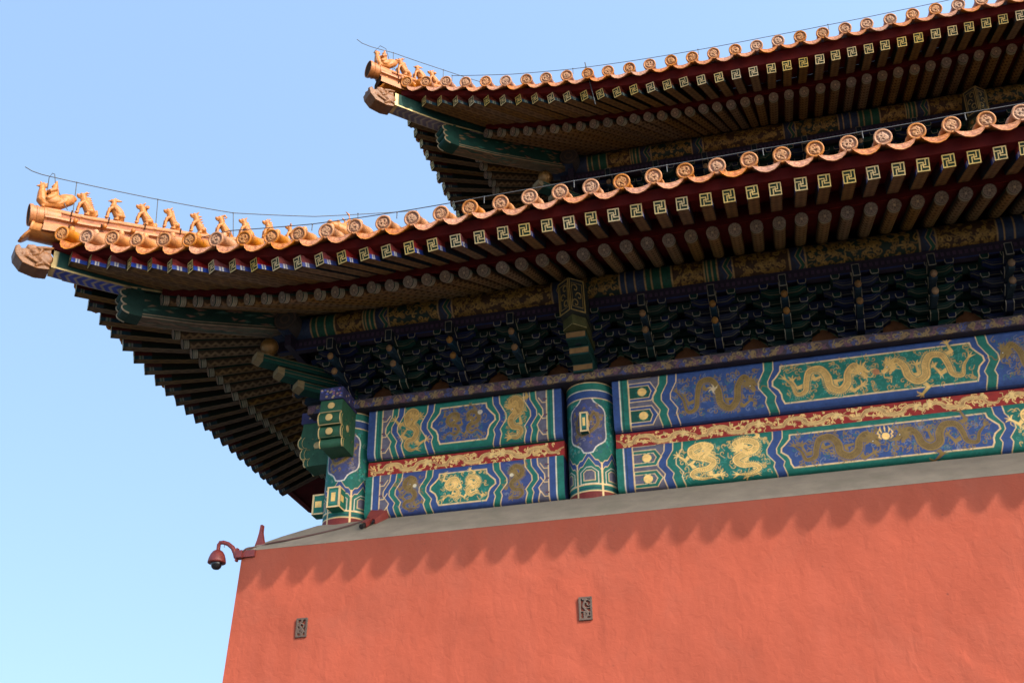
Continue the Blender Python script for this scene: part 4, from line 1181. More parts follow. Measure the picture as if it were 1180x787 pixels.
def tier(name, XA, YA, TT, TF, TR, oc_add, per, rsp, zroot, o_in, u_end, phase, u_raf):
    us = 3.5
    def oc(o0, oc_, u): return o0 + (oc_ - o0) * max(0.0, min(1.25, (us - u) / (us + oc_))) ** 2
    OT, OF, OR_ = 3.65, 3.4, 2.4
    dt = 0.05                                     # the tiles reach a little less far than the first estimate
    ot = lambda u: oc(OT, OT + 0.25 + oc_add, u) - dt
    of = lambda u: oc(OF, OF + 0.25 + oc_add, u)
    orr = lambda u: oc(OR_, OR_ + 0.2 + oc_add, u)
    it = lambda T, u: float(np.interp(u, [p[0] for p in T], [p[1] for p in T]))
    def zt(u):
        Y = YA - ot(u); return 1.6 + (it(TT, u) - 1.6) * Y / (Y - dt)
    zf = lambda u: it(TF, u); zr = lambda u: it(TR, u)
    # (u along the eave, o outwards, z) -> world, for the front and the mirrored side
    fr = lambda u, o, z: Vector((XA + u, YA - o, z))
    sd = lambda u, o, z: Vector((XA - o, YA + u, z))
    dtop = lambda d: 0.36 * d + 0.032 * d * d
    field = MB()
    uc = -ot(-3.7)
    SID = {'front': fr, 'side': sd}
    # ---- tile field (the roof's own mesh): round rows over the valleys, cut at the hip
    for sname, W in SID.items():
        ue = u_end if sname == 'front' else min(u_end, 9)
        us_ = np.arange(uc + 0.05, ue, per / 12)
        nd = 12
        vs = []; 
        for u in us_:
            o0 = ot(u) - 0.40; o1 = max(o_in, -u)
            o1 = min(o1, o0 - 0.001)
            ph = ((u - phase) / per + 0.5) % 1 - 0.5
            hgt = 0.10 * math.sqrt(max(0, 1 - (ph / 0.27) ** 2)) if abs(ph) < 0.27 else -0.045 * math.cos((abs(ph) - 0.5) / 0.23 * math.pi / 2)
            for k in range(nd):
                o = o0 + (o1 - o0) * k / (nd - 1)
                vs.append(W(u, o, zt(u) + dtop(ot(u) - o) + hgt))
        n = len(us_)
        field.add(vs, [(i * nd + k, (i + 1) * nd + k, (i + 1) * nd + k + 1, i * nd + k + 1) for i in range(n - 1) for k in range(nd - 1)], 0, True)
    roof = field.build(name, [M_FIELD], hall)
    # ---- rafters
    lines = []
    u = us
    tips = []
    while u < u_end:                      # straight run
        tips.append((u, u, 0.0)); u += rsp
    k = 1
    fan = []
    uf = us - rsp * 0.96
    lim = -orr(-2.5) + 0.30
    while uf > lim:
        s = (us - uf) / (us + orr(-2.6)); fan.append((uf, us - s * us, s)); uf -= rsp * 0.925
    alln = fan[::-1] + tips
    sheath = MB(); fascia = MB(); lowstrip = MB()
    for sname, W in SID.items():
        ue = u_raf if sname == 'front' else 4.6
        rows = []
        for (ut, ur, s) in alln:
            if sname == 'side' and ut > 6: continue
            otip = orr(ut)
            T = Vector((ut, otip, zr(ut))); Rr = Vector((ur, 0.0, zroot))
            d = (T - Rr); 
            # plan direction outwards
            du, do = d.x, d.y
            o = otip; uu = ut
            for _ in range(12):           # meet the flying-rafter tip curve
                o = of(uu); uu = ur + du * (o - 0.0) / do
            Ft = Vector((uu, o, zf(uu)))
            Fb = Vector((ut, otip, zr(ut) + 0.092 + 0.05 + 0.06 + 0.088))
            rows.append((T, Rr, Ft, Fb, ut))
        for (T, Rr, Ft, Fb, ut) in rows:
            if ut <= ue:
                a, b_ = W(*T), W(*Rr)
                L = (a - b_).length
                me, L0 = (RM_S, 2.5) if L < 3.0 else (RM_L, 3.6)
                jx = Vector((random.gauss(0, .004), random.gauss(0, .004), random.gauss(0, .004)))
                inst('eave_rafter', me, frame(a + jx, a - b_, (random.gauss(0, .012), random.gauss(0, .012), 1), L / L0, 1, 1), roof)
                a, b_ = W(*Ft), W(*Fb)
                dirv = (a - b_); b2 = b_ - dirv * 0.18; L = (a - b2).length
                me, L0 = ((FM_S, 1.25) if L < 1.6 else (FM_L, 1.7)) if sname == 'front' and name == 'lower_roof' else ((FP_S, 1.25) if L < 1.6 else (FP_L, 1.7))
                jx = Vector((random.gauss(0, .004), random.gauss(0, .005), random.gauss(0, .004)))
                inst('flying_rafter', me, frame(a + jx, dirv + Vector((random.gauss(0, .006), 0, 0)), (random.gauss(0, .012), random.gauss(0, .012), 1), L / L0, 1, 1), roof)
        # sheathing boards above both rows and the red strips
        for q, (i0, i1, dz0, dz1) in enumerate(((0, 1, 0.10, 0.10), (2, 3, 0.094, 0.094))):
            vs = []
            for r_ in rows:
                A, B_ = r_[i0], r_[i1]
                vs += [W(A.x, A.y, A.z + dz0), W(B_.x, B_.y, B_.z + dz1)]
            sheath.add(vs, [(2 * i, 2 * i + 1, 2 * i + 3, 2 * i + 2) for i in range(len(rows) - 1)])
        # closing boards above the round tips, between the flying rafters
        vs = []
        for r_ in rows:
            T = r_[0]; B_ = r_[3]; A = r_[2]
            vs += [W(T.x, T.y - 0.012, T.z + 0.094), W(T.x, T.y + 0.012, T.z + 0.094), W(T.x, T.y + 0.012, T.z + 0.155), W(B_.x, B_.y - 0.02, B_.z + 0.10)]
        lowstrip.add(vs, [(4 * i + k, 4 * i + 4 + k, 4 * i + 5 + k, 4 * i + 1 + k) for i in range(len(rows) - 1) for k in range(3)])
        # fascia from the flying tips up to the tiles
        vs = []
        ext = [(-of(-3.55) + 0.05, None)] + [(r_[2].x, r_) for r_ in rows]
        for (uu, r_) in ext:
            o = of(uu); z = zf(uu); zz = zt(uu)
            ring = [(o - 0.12, z + 0.097), (o - 0.025, z + 0.092), (o + 0.035, z + 0.11), (o + 0.075, zz - 0.125), (o - 0.10, zz - 0.03)]
            vs += [W(uu, a_, b_) for a_, b_ in ring]
        fascia.add(vs, [(5 * i + k, 5 * i + 5 + k, 5 * i + 6 + k, 5 * i + 1 + k) for i in range(len(ext) - 1) for k in range(4)])
    sheath.build('sheathing_board', [M_REDWOOD], roof)
    lowstrip.build('eave_closing_board', [M_REDWOOD], roof)
    fascia.build('eave_fascia', [M_REDWOOD], roof)
    # ---- tile caps and drip tiles
    sl = math.atan(0.36)
    DR = DRIP[per]
    for sname, W in SID.items():
        rows = []
        k = 0
        u = phase
        while u > uc + 0.20: u -= per
        u += per
        cnt = 0
        umax = (u_raf + 1.2) if sname == 'front' else 1.5
        while u < min(u_end, (18.6 if name == 'lower_roof' else 13.0) if sname == 'front' else umax):
            for (nm, uu) in (('round_tile_cap', u), ('drip_tile', u + per / 2)):
                back = 0.14 if sname == 'side' else 0.0
                o = ot(uu) - back; z = zt(uu) + dtop(back)
                zs = (zt(uu + .1) - zt(uu - .1)) / .2
                P = W(uu, o, z)
                ax = W(uu, o + math.cos(sl), z - math.sin(sl)) - P
                jit = Vector((random.uniform(-1, 1), random.uniform(-1, 1), random.uniform(-1, 1))) * 0.008
                tang = (W(uu + 1, o, z + zs) - P).normalized()
                ax = ax.normalized(); upv = ax.cross(tang) if sname == 'side' else tang.cross(ax) * -1
                if upv.z < 0: upv = -upv
                me = CAPS[cnt % len(CAPS)] if nm == 'round_tile_cap' else DR
                cnt += 1 if nm == 'round_tile_cap' else 0
                rot = Matrix.Rotation(random.uniform(-.06, .06), 4, 'X') if nm == 'round_tile_cap' else Matrix.Identity(4)
                inst(nm, me, frame(P + jit, ax + Vector((random.uniform(-.02, .02), 0, random.uniform(-.02, .02))), upv) @ rot, roof)
            u += per
    # corner tile, set diagonally under the ridge end
    d = Vector((-1, -1, 0)).normalized()
    uc2 = -ot(-3.75)
    P = fr(uc2, -uc2, zt(uc2)) + d * 0.02
    ax = (d * math.cos(0.05) - Vector((0, 0, math.sin(0.05))))
    inst('round_tile_cap', CAPS[0], frame(P + d * .07 + Vector((0, 0, .0)), ax, (0, 0, 1)), roof)
    inst('drip_tile', DR, frame(P + d * .05 + Vector((0, 0, -.03)), ax, (0, 0, 1), 1, .85, 1), roof)
    return dict(roof=roof, ot=ot, of=of, orr=orr, zt=zt, zf=zf, zr=zr, fr=fr, sd=sd, XA=XA, YA=YA)

RM_S, RM_L = round_rafter_mesh(2.5), round_rafter_mesh(3.6)
FM_S, FM_L = square_rafter_mesh(1.25), square_rafter_mesh(1.7)
FP_S, FP_L = square_rafter_mesh(1.25, True), square_rafter_mesh(1.7, True)
CAPS = [cap_mesh(s) for s in (1, 2, 3, 4, 5)]
DRIP = {0.43: drip_mesh(0.43), 0.401: drip_mesh(0.401)}
random.seed(9)
low = tier('lower_roof', X0, Y0, LT, LF, LR, 0.0, 0.43, 0.312, 12.10, -3.6, 21.0, 5.223, 14.2)
upp = tier('upper_roof', XU0, YU0, UT, UF, UR, 0.08, 0.401, 0.294, 17.86, -6.0, 14.0, 2.09, 11.0)

# ------------------------------------------------------------------ corner beams, glazed head, hip ridge (all on the diagonal)
DG = Vector((-1, -1, 0)).normalized(); LAT = Vector((1, -1, 0)).normalized()
def dpt(t, o, z, l=0.0): return Vector((t['XA'] - o, t['YA'] - o, z)) + LAT * l
def corner_beams(t, dz, up):
    roof = t['roof']
    # lower (old) corner beam
    hw, hh = 0.15, 0.43
    stz = [(0.0, 11.68), (1.05, 11.33), (2.0, 11.05), (2.62, 10.93), (2.76, 10.96)]
    L = 2.78; 
    cv = Cv(0, L, 0, 2 * hh + 2 * hw, 0.011, (0.005, 0.044, 0.030))
    X, Y = cv.X, cv.Y
    random.seed(31 + up)
    for s0 in (0, hh + 2 * hw):        # flanks: flame shaped gilt-red strokes on green
        for k in range(46):
            x = random.uniform(0.2, L - .08); y = s0 + random.uniform(0.06, hh - 0.06)
            l = random.uniform(.06, .16)
            cv.stroke([(x, y), (x + l * .5, y + random.uniform(-.02, .02)), (x + l, y + random.uniform(-.03, .03))], [0.005, 0.032, 0.004], random.choice([(0.25, 0.09, 0.04), (0.20, 0.12, 0.045), (0.03, 0.13, 0.09)]), .2)
    d = np.minimum(Y - hh, hh + 2 * hw - Y)
    cv.fill(d, (0.105, 0.082, 0.042))
    for k in range(30):
        x = random.uniform(0.1, L - .1); y = hh + random.uniform(.05, 2 * hw - .05)
        cv.stroke(catmull([(x - .14, y), (x - .05, y + .03), (x + .06, y - .03), (x + .14, y)], 4), 0.022, random.choice([(0.012, 0.07, 0.05), (0.21, 0.11, 0.05), (0.06, 0.10, 0.06)]), .2)
    for y in (hh, hh + 2 * hw): cv.line(Y - y, 0.03, (0.27, 0.17, 0.08), .4)
    for y in (hh - .05, hh + 2 * hw + .05): cv.line(Y - y, 0.012, (0.40, 0.26, 0.12), .3)
    zb = np.interp(X, [p[0] for p in stz], [p[1] for p in stz]) + dz
    l = np.where(Y < hh, hw, np.where(Y < hh + 2 * hw, hw - (Y - hh), -hw))
    z = np.where(Y < hh, zb + hh - Y, np.where(Y < hh + 2 * hw, zb, zb + Y - hh - 2 * hw))
    o = X
    P = np.stack([t['XA'] - o + LAT.x * l, t['YA'] - o + LAT.y * l, z], -1)
    pm = PM(); pm.grid(P, cv.C, False)
    # carved end with three lobes
    m = MB()
    prof = [(2.77, 11.39), (2.84, 11.36)]
    for zc, rr, ob in ((11.28, .07, 2.80), (11.15, .07, 2.78), (11.02, .07, 2.76)):
        for a in np.linspace(1.2, -1.2, 6): prof.append((ob + rr * math.cos(a), zc + rr * math.sin(a)))
    prof += [(2.74, 10.935), (2.6, 10.93), (2.6, 11.37)]
    m.prism(prof, lambda x, y, d_: dpt(t, x, y + dz, d_), -hw + .002, hw + 0.004); pm.mb(m, (0.006, 0.046, 0.032))
    for s in (-1, 1):
        q = MB(); q.tube([dpt(t, x, y + dz, s * (hw + .002)) for x, y in prof[:-2]], 0.014, 5); pm.mb(q, (0.33, 0.24, 0.12), .5)
    m = MB(); m.hexa([dpt(t, a, b_ + dz, l_) for (a, b_) in ((2.7, 11.37), (0.0, 12.1)) for l_ in (hw, -hw)] + [dpt(t, a, b_ + dz + .05, l_) for (a, b_) in ((2.7, 11.37), (0.0, 12.1)) for l_ in (hw, -hw)])
    pm.mb(m, DGREEN)
    pm.build('corner_beam', M_DUSTY, roof)
    # upper (young) corner beam carrying the glazed head
    hw = 0.145; hh = 0.30
    o0, o1 = 1.4, 3.62
    cv = Cv(o0, o1, 0, 2 * hh + 2 * hw, 0.010, (0.006, 0.045, 0.035))
    X, Y = cv.X, cv.Y
    d = np.minimum(Y - hh, hh + 2 * hw - Y)
    cv.fill(d, (0.30, 0.28, 0.25))
    yy = np.abs(Y - hh - hw)
    per = 0.093
    ph = (((X + yy * 0.45) / per) % 1)
    cv.fill(np.where(d > 0.012, (0.5 - np.abs(ph - 0.5)) * per - 0.016, -1), (0.035, 0.065, 0.36) if not up else (0.14, 0.13, 0.19))
    for y in (hh - 0.014, hh + 2 * hw + .014): cv.line(Y - y, 0.03, (0.62, 0.46, 0.18), .6)
    cv.fill(X - 3.57, (0.62, 0.46, 0.18), .6)
    zb = np.interp(X, [1.4, 2.2, 2.8, 3.2, 3.62], [11.72, 11.48, 11.385, 11.375, 11.385]) + dz
    l = np.where(Y < hh, hw, np.where(Y < hh + 2 * hw, hw - (Y - hh), -hw))
    z = np.where(Y < hh, zb + hh - Y, np.where(Y < hh + 2 * hw, zb, zb + Y - hh - 2 * hw))
    P = np.stack([t['XA'] - X + LAT.x * l, t['YA'] - X + LAT.y * l, z], -1)
    pm = PM(); pm.grid(P, cv.C, False)
    pm.build('corner_beam', M_DUSTY, roof)
    # gilt-tan tiers and knob beneath, bracket arms on the diagonal
    pm = PM()
    for k, (oe, zc) in enumerate(((1.26, 10.78), (0.99, 10.61), (0.74, 10.45))):
        m = MB(); m.prism([(-.1, zc + .07), (oe, zc + .07), (oe, zc - .03), (oe - .07, zc - .07), (-.1, zc - .07)], lambda x, y, d_: dpt(t, x, y + dz, d_), -0.115, 0.115); pm.mb(m, (0.006, 0.045, 0.034))
        m = MB(); m.prism([(oe - .075, zc + .074), (oe + .006, zc + .074), (oe + .006, zc - .034), (oe - .075, zc - .074)], lambda x, y, d_: dpt(t, x, y + dz, d_), -0.119, 0.119); pm.mb(m, (0.22, 0.165, 0.09), .2)
        for s in (-1, 1):
            for zz in (.062, .0): m = MB(); m.tube([dpt(t, 0, zc + zz + dz, s * .117), dpt(t, oe, zc + zz + dz, s * .117)], 0.006, 4); pm.mb(m, (0.16, 0.12, 0.06), .3)
    pm.build('corner_bracket_arm', M_DUSTY, roof)
    m = MB(); T = Matrix.Translation(dpt(t, 1.10, 10.86 + dz))
    m.lathe([(0.001, 0.0), (0.07, 0.0), (0.09, 0.03), (0.075, 0.05), (0.135, 0.13), (0.15, 0.20), (0.13, 0.27), (0.08, 0.33), (0.001, 0.34)], 20, 0, T)
    m.build('gilded_knob', M_GOLDBALL, roof)

def sculpt(name, parts, voxel, matl, smooth=2):
    """fuse overlapping lumps into one continuous skin"""
    m = MB()
    for p in parts:
        k = p[0]
        if k == 'e': m.ell(p[1], p[2], p[3] if len(p) > 3 else None, 16, 10)
        elif k == 'c':
            m.tube(p[1], p[2], 10)
            rr = p[2] if isinstance(p[2], (list, tuple)) else [p[2]] * len(p[1])
            m.ell(p[1][0], (rr[0],) * 3, None, 10, 7); m.ell(p[1][-1], (rr[-1],) * 3, None, 10, 7)
        elif k == 'p': m.prism(p[1], p[2], p[3], p[4])
    me = m.mesh(name + '_raw', matl)
    o = bpy.data.objects.new(name + '_raw', me); COL.objects.link(o)
    r = o.modifiers.new('r', 'REMESH'); r.mode = 'VOXEL'; r.voxel_size = voxel
    if smooth:
        s = o.modifiers.new('s', 'SMOOTH'); s.iterations = smooth; s.factor = 0.5
    dg = bpy.context.evaluated_depsgraph_get()
    out = bpy.data.meshes.new_from_object(o.evaluated_get(dg))
    out.name = name
    bpy.data.objects.remove(o, do_unlink=True)
    out.polygons.foreach_set('use_smooth', [True] * len(out.polygons))
    return out

# dragon-head cap on the tip of the corner beam; local x outwards along the diagonal, z up, origin on the axis at o=3.8, z=11.45
HEADP = [(.20, .18), (.17, .12), (.125, .14), (.115, .21), (.05, .235), (-.01, .20), (-.10, .235), (-.13, .24), (-.15, -.13), (-.03, -.16), (.13, -.12), (.215, .0), (.235, .11)]
hp = [('p', HEADP, (lambda x, y, d: (x * 1.41 if x > -.1 else x * 1.41, d, y)), -0.155, 0.155)]
for s in (-1, 1):
    hp += [('e', (.13, s * .13, .16), (.05, .04, .045)), ('e', (.05, s * .15, .12), (.07, .035, .05)), ('e', (-.12, s * .155, .05), (.12, .03, .10)), ('c', [(.24, s * .10, .02), (.12, s * .16, .0), (-.02, s * .165, -.06)], .028),
           ('c', [(.0, s * .15, .19), (-.10, s * .16, .22), (-.2, s * .15, .25)], [.035, .03, .02]), ('c', [(-.06, s * .16, .02), (-.12, s * .165, -.03), (-.2, s * .16, -.06)], .025), ('e', (.28, s * .07, .16), (.045, .05, .04)), ('c', [(.05, s * .155, .06), (-.03, s * .17, .10), (-.05, s * .165, .16)], .022)]
    hp += [('e', (.20 - .05 * k, s * .15, .035 + .012 * (k % 2)), (.014, .016, .026)) for k in range(6)]
    hp += [('c', [(-.02 - .03 * k, s * .158, -.11 + .02 * k), (-.06 - .03 * k, s * .168, -.07 + .05 * k), (-.13, s * .16, -.06 + .06 * k)], [.02, .016, .01]) for k in range(4)]
HEAD = sculpt('dragon_head_cap', hp, 0.009, M_HEAD, 3)

def hip_ridge(t, dz, up, pts, o_front):
    roof = t['roof']
    prof = [(0.0, 0.0), (0.055, -.008), (0.095, -.04), (0.108, -.085), (0.10, -.10), (0.085, -.105), (0.085, -.17), (0.135, -.19), (0.15, -.215), (0.15, -.245), (0.105, -.262), (0.105, -.325), (0.155, -.345), (0.17, -.38), (0.16, -.49)]
    full = [(-l, z) for l, z in prof[::-1]] + prof[1:]
    oo = np.array([p[0] for p in pts]); zz = np.array([p[1] for p in pts])
    m = MB(); n = len(full); vs = []
    st = np.linspace(o_front - .14, oo[-1], 60)
    for o in st:
        z = np.interp(-o, -oo, zz)
        vs += [dpt(t, o, z + q, l) for l, q in full]
    for k in range(n - 1):
        zm = (full[k][1] + full[k + 1][1]) / 2
        rec = abs(full[k][0] - full[k + 1][0]) < 0.001 and (-.18 < zm < -.10 or -.33 < zm < -.26)
        m.add(vs, [(i * n + k, (i + 1) * n + k, (i + 1) * n + k + 1, i * n + k + 1) for i in range(len(st) - 1)], 2 if rec else 0, False)
    for zc, hz, per_ in ((-.217, .03, .33), (-.365, .03, .29), (-.06, .05, .40)):      # joints of the moulded courses
        for o in np.arange(o_front - .4, oo[-1], -per_):
            z = np.interp(-o, -oo, zz); l = {-.217: .152, -.365: .172, -.06: .107}[zc]
            for s_ in (1, -1): m.box(dpt(t, o, z + zc, s_ * l), (.010, .010, hz), 1, Matrix.Rotation(R(45), 3, 'Z'))
    m.add(vs[:n], [list(range(n))], 1)
    # joints between ridge tiles
    for o in np.arange(o_front - .5, oo[-1], -0.40):
        z = np.interp(-o, -oo, zz)
        ring = [dpt(t, o, z + q * 1.0 + .006, l * 1.06) for l, q in full[8:-8]] + [dpt(t, o - .03, z + q + .006, l * 1.06) for l, q in full[8:-8]]
        k = len(ring) // 2
        m.add(ring, [(i, i + 1, k + i + 1, k + i) for i in range(k - 1)], 0, True)
    # front block: short thick tile with a round dark end, rising forwards
    of_ = o_front
    zf_ = np.interp(-of_, -oo, zz)
    path = [dpt(t, of_ + .02, zf_ - .17), dpt(t, of_ - .50, np.interp(-(of_ - .5), -oo, zz) - .13)]
    ax = (path[0] - path[1]).normalized()
    M = frame(path[0], ax, (0, 0, 1))
    m2 = []
    ring = lambda x, r_: [M @ Vector((x, r_ * math.sin(a), r_ * 1.05 * math.cos(a))) for a in np.linspace(0, 2 * math.pi, 24, endpoint=False)]
    rs = [(-.46, .12), (-.25, .140), (-.245, .152), (-.21, .153), (-.205, .143), (-.13, .149), (-.125, .160), (-.10, .161), (-.095, .152), (-.05, .158), (-.048, .172), (.0, .172), (.006, .163), (-.004, .157)]
    for (xa, ra), (xb, rb) in zip(rs[:-1], rs[1:]):
        a, b_ = ring(xa, ra), ring(xb, rb)
        m.add(a + b_, [(i, (i + 1) % 24, 24 + (i + 1) % 24, 24 + i) for i in range(24)], 0, True)
    m.add(ring(-.005, .158), [list(range(24))], 1)  # flat end disc; a hollow's shade is put into its colour
    m.build('hip_ridge', [M_GLAZE, M_TUBE, M_MORTAR], roof)
    # small nail caps along the flank
    nm = MB()
    for o in np.arange(o_front - .45, -0.5, -0.31):
        z = np.interp(-o, -oo, zz)
        for s in (1, -1): nm.ell(dpt(t, o, z - .235, s * .19), (.036, .036, .05), None, 10, 7)
    nm.build('ridge_nail_cap', M_GLAZE, roof)
    hM = frame(dpt(t, 3.78 + (0.21 if up else 0), 11.455 + dz - (0.09 if up else 0)), DG, (0, 0, 1))
    inst('dragon_head_cap', HEAD, hM, roof)
M_TUBE = mat('dark_joint_and_end_shade', (0.05, 0.024, 0.012), rough=0.95, spec=0.05, noise=.3, nscale=30)  # dark joints, and shade put into the colour of the ridge's front faces
LRP = [(4.0, 12.44), (3.87, 12.46), (3.69, 12.50), (3.37, 12.53), (3.06, 12.60), (2.73, 12.665), (2.41, 12.745), (2.13, 12.81), (1.81, 12.90), (1.55, 13.00), (1.25, 13.12), (.98, 13.24), (.2, 13.70), (-.7, 14.2), (-3.4, 15.6)]
corner_beams(low, 0, False)
hip_ridge(low, 0, False, LRP, 3.93)
URP = [(4.2, 17.96), (4.08, 17.95), (3.7, 17.94), (3.44, 17.97), (3.2, 18.02), (3.0, 18.06), (2.4, 18.2), (1.55, 18.45), (.2, 19.15), (-2, 20.4), (-5.5, 22.3)]
upc = dict(upp, XA=XU0 - 0.21, YA=YU0 - 0.21)      # the upper hip timbers stand a little further out
corner_beams(upc, DZU - 0.12, True)
hip_ridge(upp, DZU - 0.03, True, URP, 4.20)

# ------------------------------------------------------------------ ridge figures
def beast(kind):
    P = []
    e = lambda c, r, M=None: P.append(('e', c, r) if M is None else ('e', c, r, M))
    c = lambda pts, r: P.append(('c', pts, r))
    if kind == 'rider':
        # fowl with an upswept tail, small robed man on its back
        c([(.06, 0, .06), (.12, 0, .12), (.135, 0, .22)], [.075, .078, .06]); c([(.135, 0, .22), (.145, 0, .30)], [.058, .042]); e((.15, 0, .335), (.048, .036, .042)); c([(.185, 0, .335), (.225, 0, .32)], [.02, .007])
        for a in (-.03, -.005, .02): c([(.15 + a, 0, .365), (.148 + a * 1.7, 0, .40)], [.017, .012])
        c([(.10, 0, .345), (.085, 0, .36)], [.02, .012])
        for s in (-1, 1): e((-.02, s * .07, .13), (.11, .03, .065), Matrix.Rotation(0.35, 3, 'Y')); c([(.08, s * .035, .03), (.09, s * .035, .0)], .024)
        c([(.02, 0, .08), (-.10, 0, .11), (-.17, 0, .18)], [.075, .08, .085]); e((-.185, 0, .215), (.135, .075, .095), Matrix.Rotation(0.45, 3, 'Y')); e((-.24, 0, .265), (.08, .06, .062), Matrix.Rotation(0.3, 3, 'Y'))
        for k in range(4): c([(-.08 - .03 * k, 0, .13 + .02 * k), (-.20 - .03 * k, .0, .15 + .04 * k)], [.05, .04])
        c([(-.01, 0, .15), (-.02, 0, .32)], [.085, .058]); e((-.015, 0, .385), (.043, .04, .048)); c([(-.018, 0, .42), (-.02, 0, .48)], [.03, .013])
        for s in (-1, 1): c([(-.02, s * .06, .31), (.04, s * .075, .25), (.065, s * .03, .26)], [.034, .03, .024]); c([(-.01, s * .06, .18), (.05, s * .085, .12)], [.05, .034])
        e((.028, 0, .38), (.012, .01, .012))
        return P
    slim = {'horse': .85, 'seahorse': .88, 'ram': .95}.get(kind, 1.0)
    e((-.10, 0, .085), (.085 * slim, .075, .085)); c([(-.085, 0, .12), (-.01, 0, .225), (.03, 0, .29)], [.085 * slim, .068 * slim, .055])
    for s in (-1, 1):
        c([(.03, s * .04, .25), (.09, s * .048, .185), (.098, s * .05, .10), (.096, s * .05, .02)], [.034, .030, .022, .022]); e((.112, s * .05, .014), (.035, .024, .018))
        c([(-.10, s * .055, .10), (-.045, s * .068, .07), (-.06, s * .07, .015)], [.055, .04, .024]); e((-.03, s * .07, .012), (.036, .022, .016))
    if kind == 'phoenix':
        c([(.02, 0, .27), (.03, 0, .36)], [.05, .042]); e((.045, 0, .385), (.052, .04, .042)); c([(.08, 0, .385), (.13, 0, .365)], [.022, .007])
        for k in range(4): c([(.04 - .02 * k, 0, .41), (.02 - .035 * k, 0, .455 - .008 * k)], [.018, .012])
        for s in (-1, 1): e((-.06, s * .07, .20), (.13, .022, .055), Matrix.Rotation(-0.75, 3, 'Y')); e((-.10, s * .075, .14), (.10, .02, .035), Matrix.Rotation(-0.6, 3, 'Y'))
        return P
    # neck, head and muzzle
    c([(.03, 0, .28), (.045, 0, .34)], [.056, .05]); e((.065, 0, .375), (.062, .05, .05)); e((.118, 0, .362), (.042, .034, .03)); e((.14, 0, .376), (.022, .026, .018)); c([(.09, 0, .335), (.125, 0, .332)], [.02, .015])
    for s in (-1, 1):
        e((.095, s * .036, .395), (.016, .014, .014)); c([(.04, s * .035, .41), (.02, s * .045, .44)], [.018, .010])
    if kind == 'dragon':
        for k in range(9): q = k / 8; c([(-.02 - .13 * q, 0, .36 - .28 * q), (-.065 - .13 * q, 0, .375 - .28 * q)], [.024, .010])
        for s in (-1, 1): c([(.03, s * .025, .415), (-.03, s * .035, .45)], [.015, .008])
        c([(-.15, 0, .05), (-.2, 0, .1), (-.19, 0, .17)], [.04, .03, .016])
    elif kind == 'lion':
        for k in range(22):
            a = random.uniform(0, 6.28); q = random.uniform(0, 1); e((.015 - .045 * q + .03 * math.cos(a) * .3, .058 * math.sin(a), .30 + .11 * q * abs(math.cos(a)) + .0), (.024, .024, .024))
        c([(-.15, 0, .05), (-.20, 0, .055), (-.21, 0, .10)], [.04, .04, .035]); e((-.2, 0, .06), (.045, .045, .045))
    elif kind == 'horse':
        for k in range(6): e((-.005 - .012 * k, 0, .40 - .035 * k), (.022, .015, .025))
        c([(-.15, 0, .07), (-.20, 0, .04), (-.2, 0, .02)], [.035, .03, .02])
    elif kind == 'seahorse':
        for k in range(5): c([(-.01 - .02 * k, 0, .38 - .05 * k), (-.05 - .02 * k, 0, .395 - .05 * k)], [.02, .008])
        c([(-.15, 0, .06), (-.22, 0, .05)], [.04, .03])
    elif kind == 'ram':
        for s in (-1, 1): c([(.05, s * .03, .415), (.0, s * .05, .44), (-.03, s * .06, .40), (-.0, s * .065, .365)], [.02, .02, .017, .012])
        e((-.16, 0, .08), (.04, .04, .04))
    elif kind == 'scaly':
        for k in range(14): q = k / 13; e((-.01 - .12 * q, .02 * (-1) ** k, .34 - .25 * q), (.028, .025, .025))
        c([(-.15, 0, .05), (-.20, 0, .12)], [.035, .014])
    elif kind == 'unicorn':
        c([(.07, 0, .42), (.05, 0, .475)], [.016, .006]); c([(-.14, 0, .05), (-.19, 0, .10), (-.16, 0, .16)], [.035, .028, .018])
        for k in range(5): e((-.01 - .014 * k, 0, .40 - .04 * k), (.025, .02, .025))
    elif kind == 'bull':
        for s in (-1, 1): c([(.05, s * .035, .41), (.06, s * .075, .44), (.05, s * .07, .475)], [.018, .015, .006])
        c([(-.15, 0, .06), (-.2, 0, .08), (-.19, 0, .15)], [.03, .02, .02])
    return P
def horned():
    """large ridge-end dragon with a curved horn"""
    P = []
    P += [('c', [(-.25, 0, .1), (0, 0, .16), (.16, 0, .22)], [.16, .15, .12]), ('e', (.26, 0, .24), (.11, .10, .08)), ('e', (.35, 0, .29), (.05, .08, .04)), ('c', [(.2, 0, .10), (.33, 0, .10)], [.05, .03])]
    for s in (-1, 1): P += [('e', (.22, s * .09, .31), (.035, .03, .03)), ('c', [(.08, s * .07, .32), (.0, s * .09, .42), (.03, s * .10, .52), (.10, s * .10, .56)], [.03, .028, .022, .010])]
    for k in range(5): P.append(('c', [(.0 - .08 * k, 0, .26 - .01 * k), (-.07 - .08 * k, 0, .33 - .015 * k)], [.04, .015]))
    return P
FIGS = {}
random.seed(17)
def fig(kind, vox=0.0082):
    if kind not in FIGS: FIGS[kind] = sculpt('ridge_' + kind, beast(kind) if kind != 'horned' else horned(), vox if kind != 'horned' else .018, M_FIG, 1)
    return FIGS[kind]
def put(name, kind, t, o, z, sc, label, cat, grp):
    ob = bpy.data.objects.new(name, fig(kind))
    ob.matrix_basis = frame(dpt(t, o, z), DG, (0, 0, 1), sc, sc, sc)
    COL.objects.link(ob)
    tag(ob, label, cat, grp)
    pl = MB()
    return ob
G1, G2 = 'glazed figures along the lower hip ridge', 'glazed figures along the upper hip ridge'
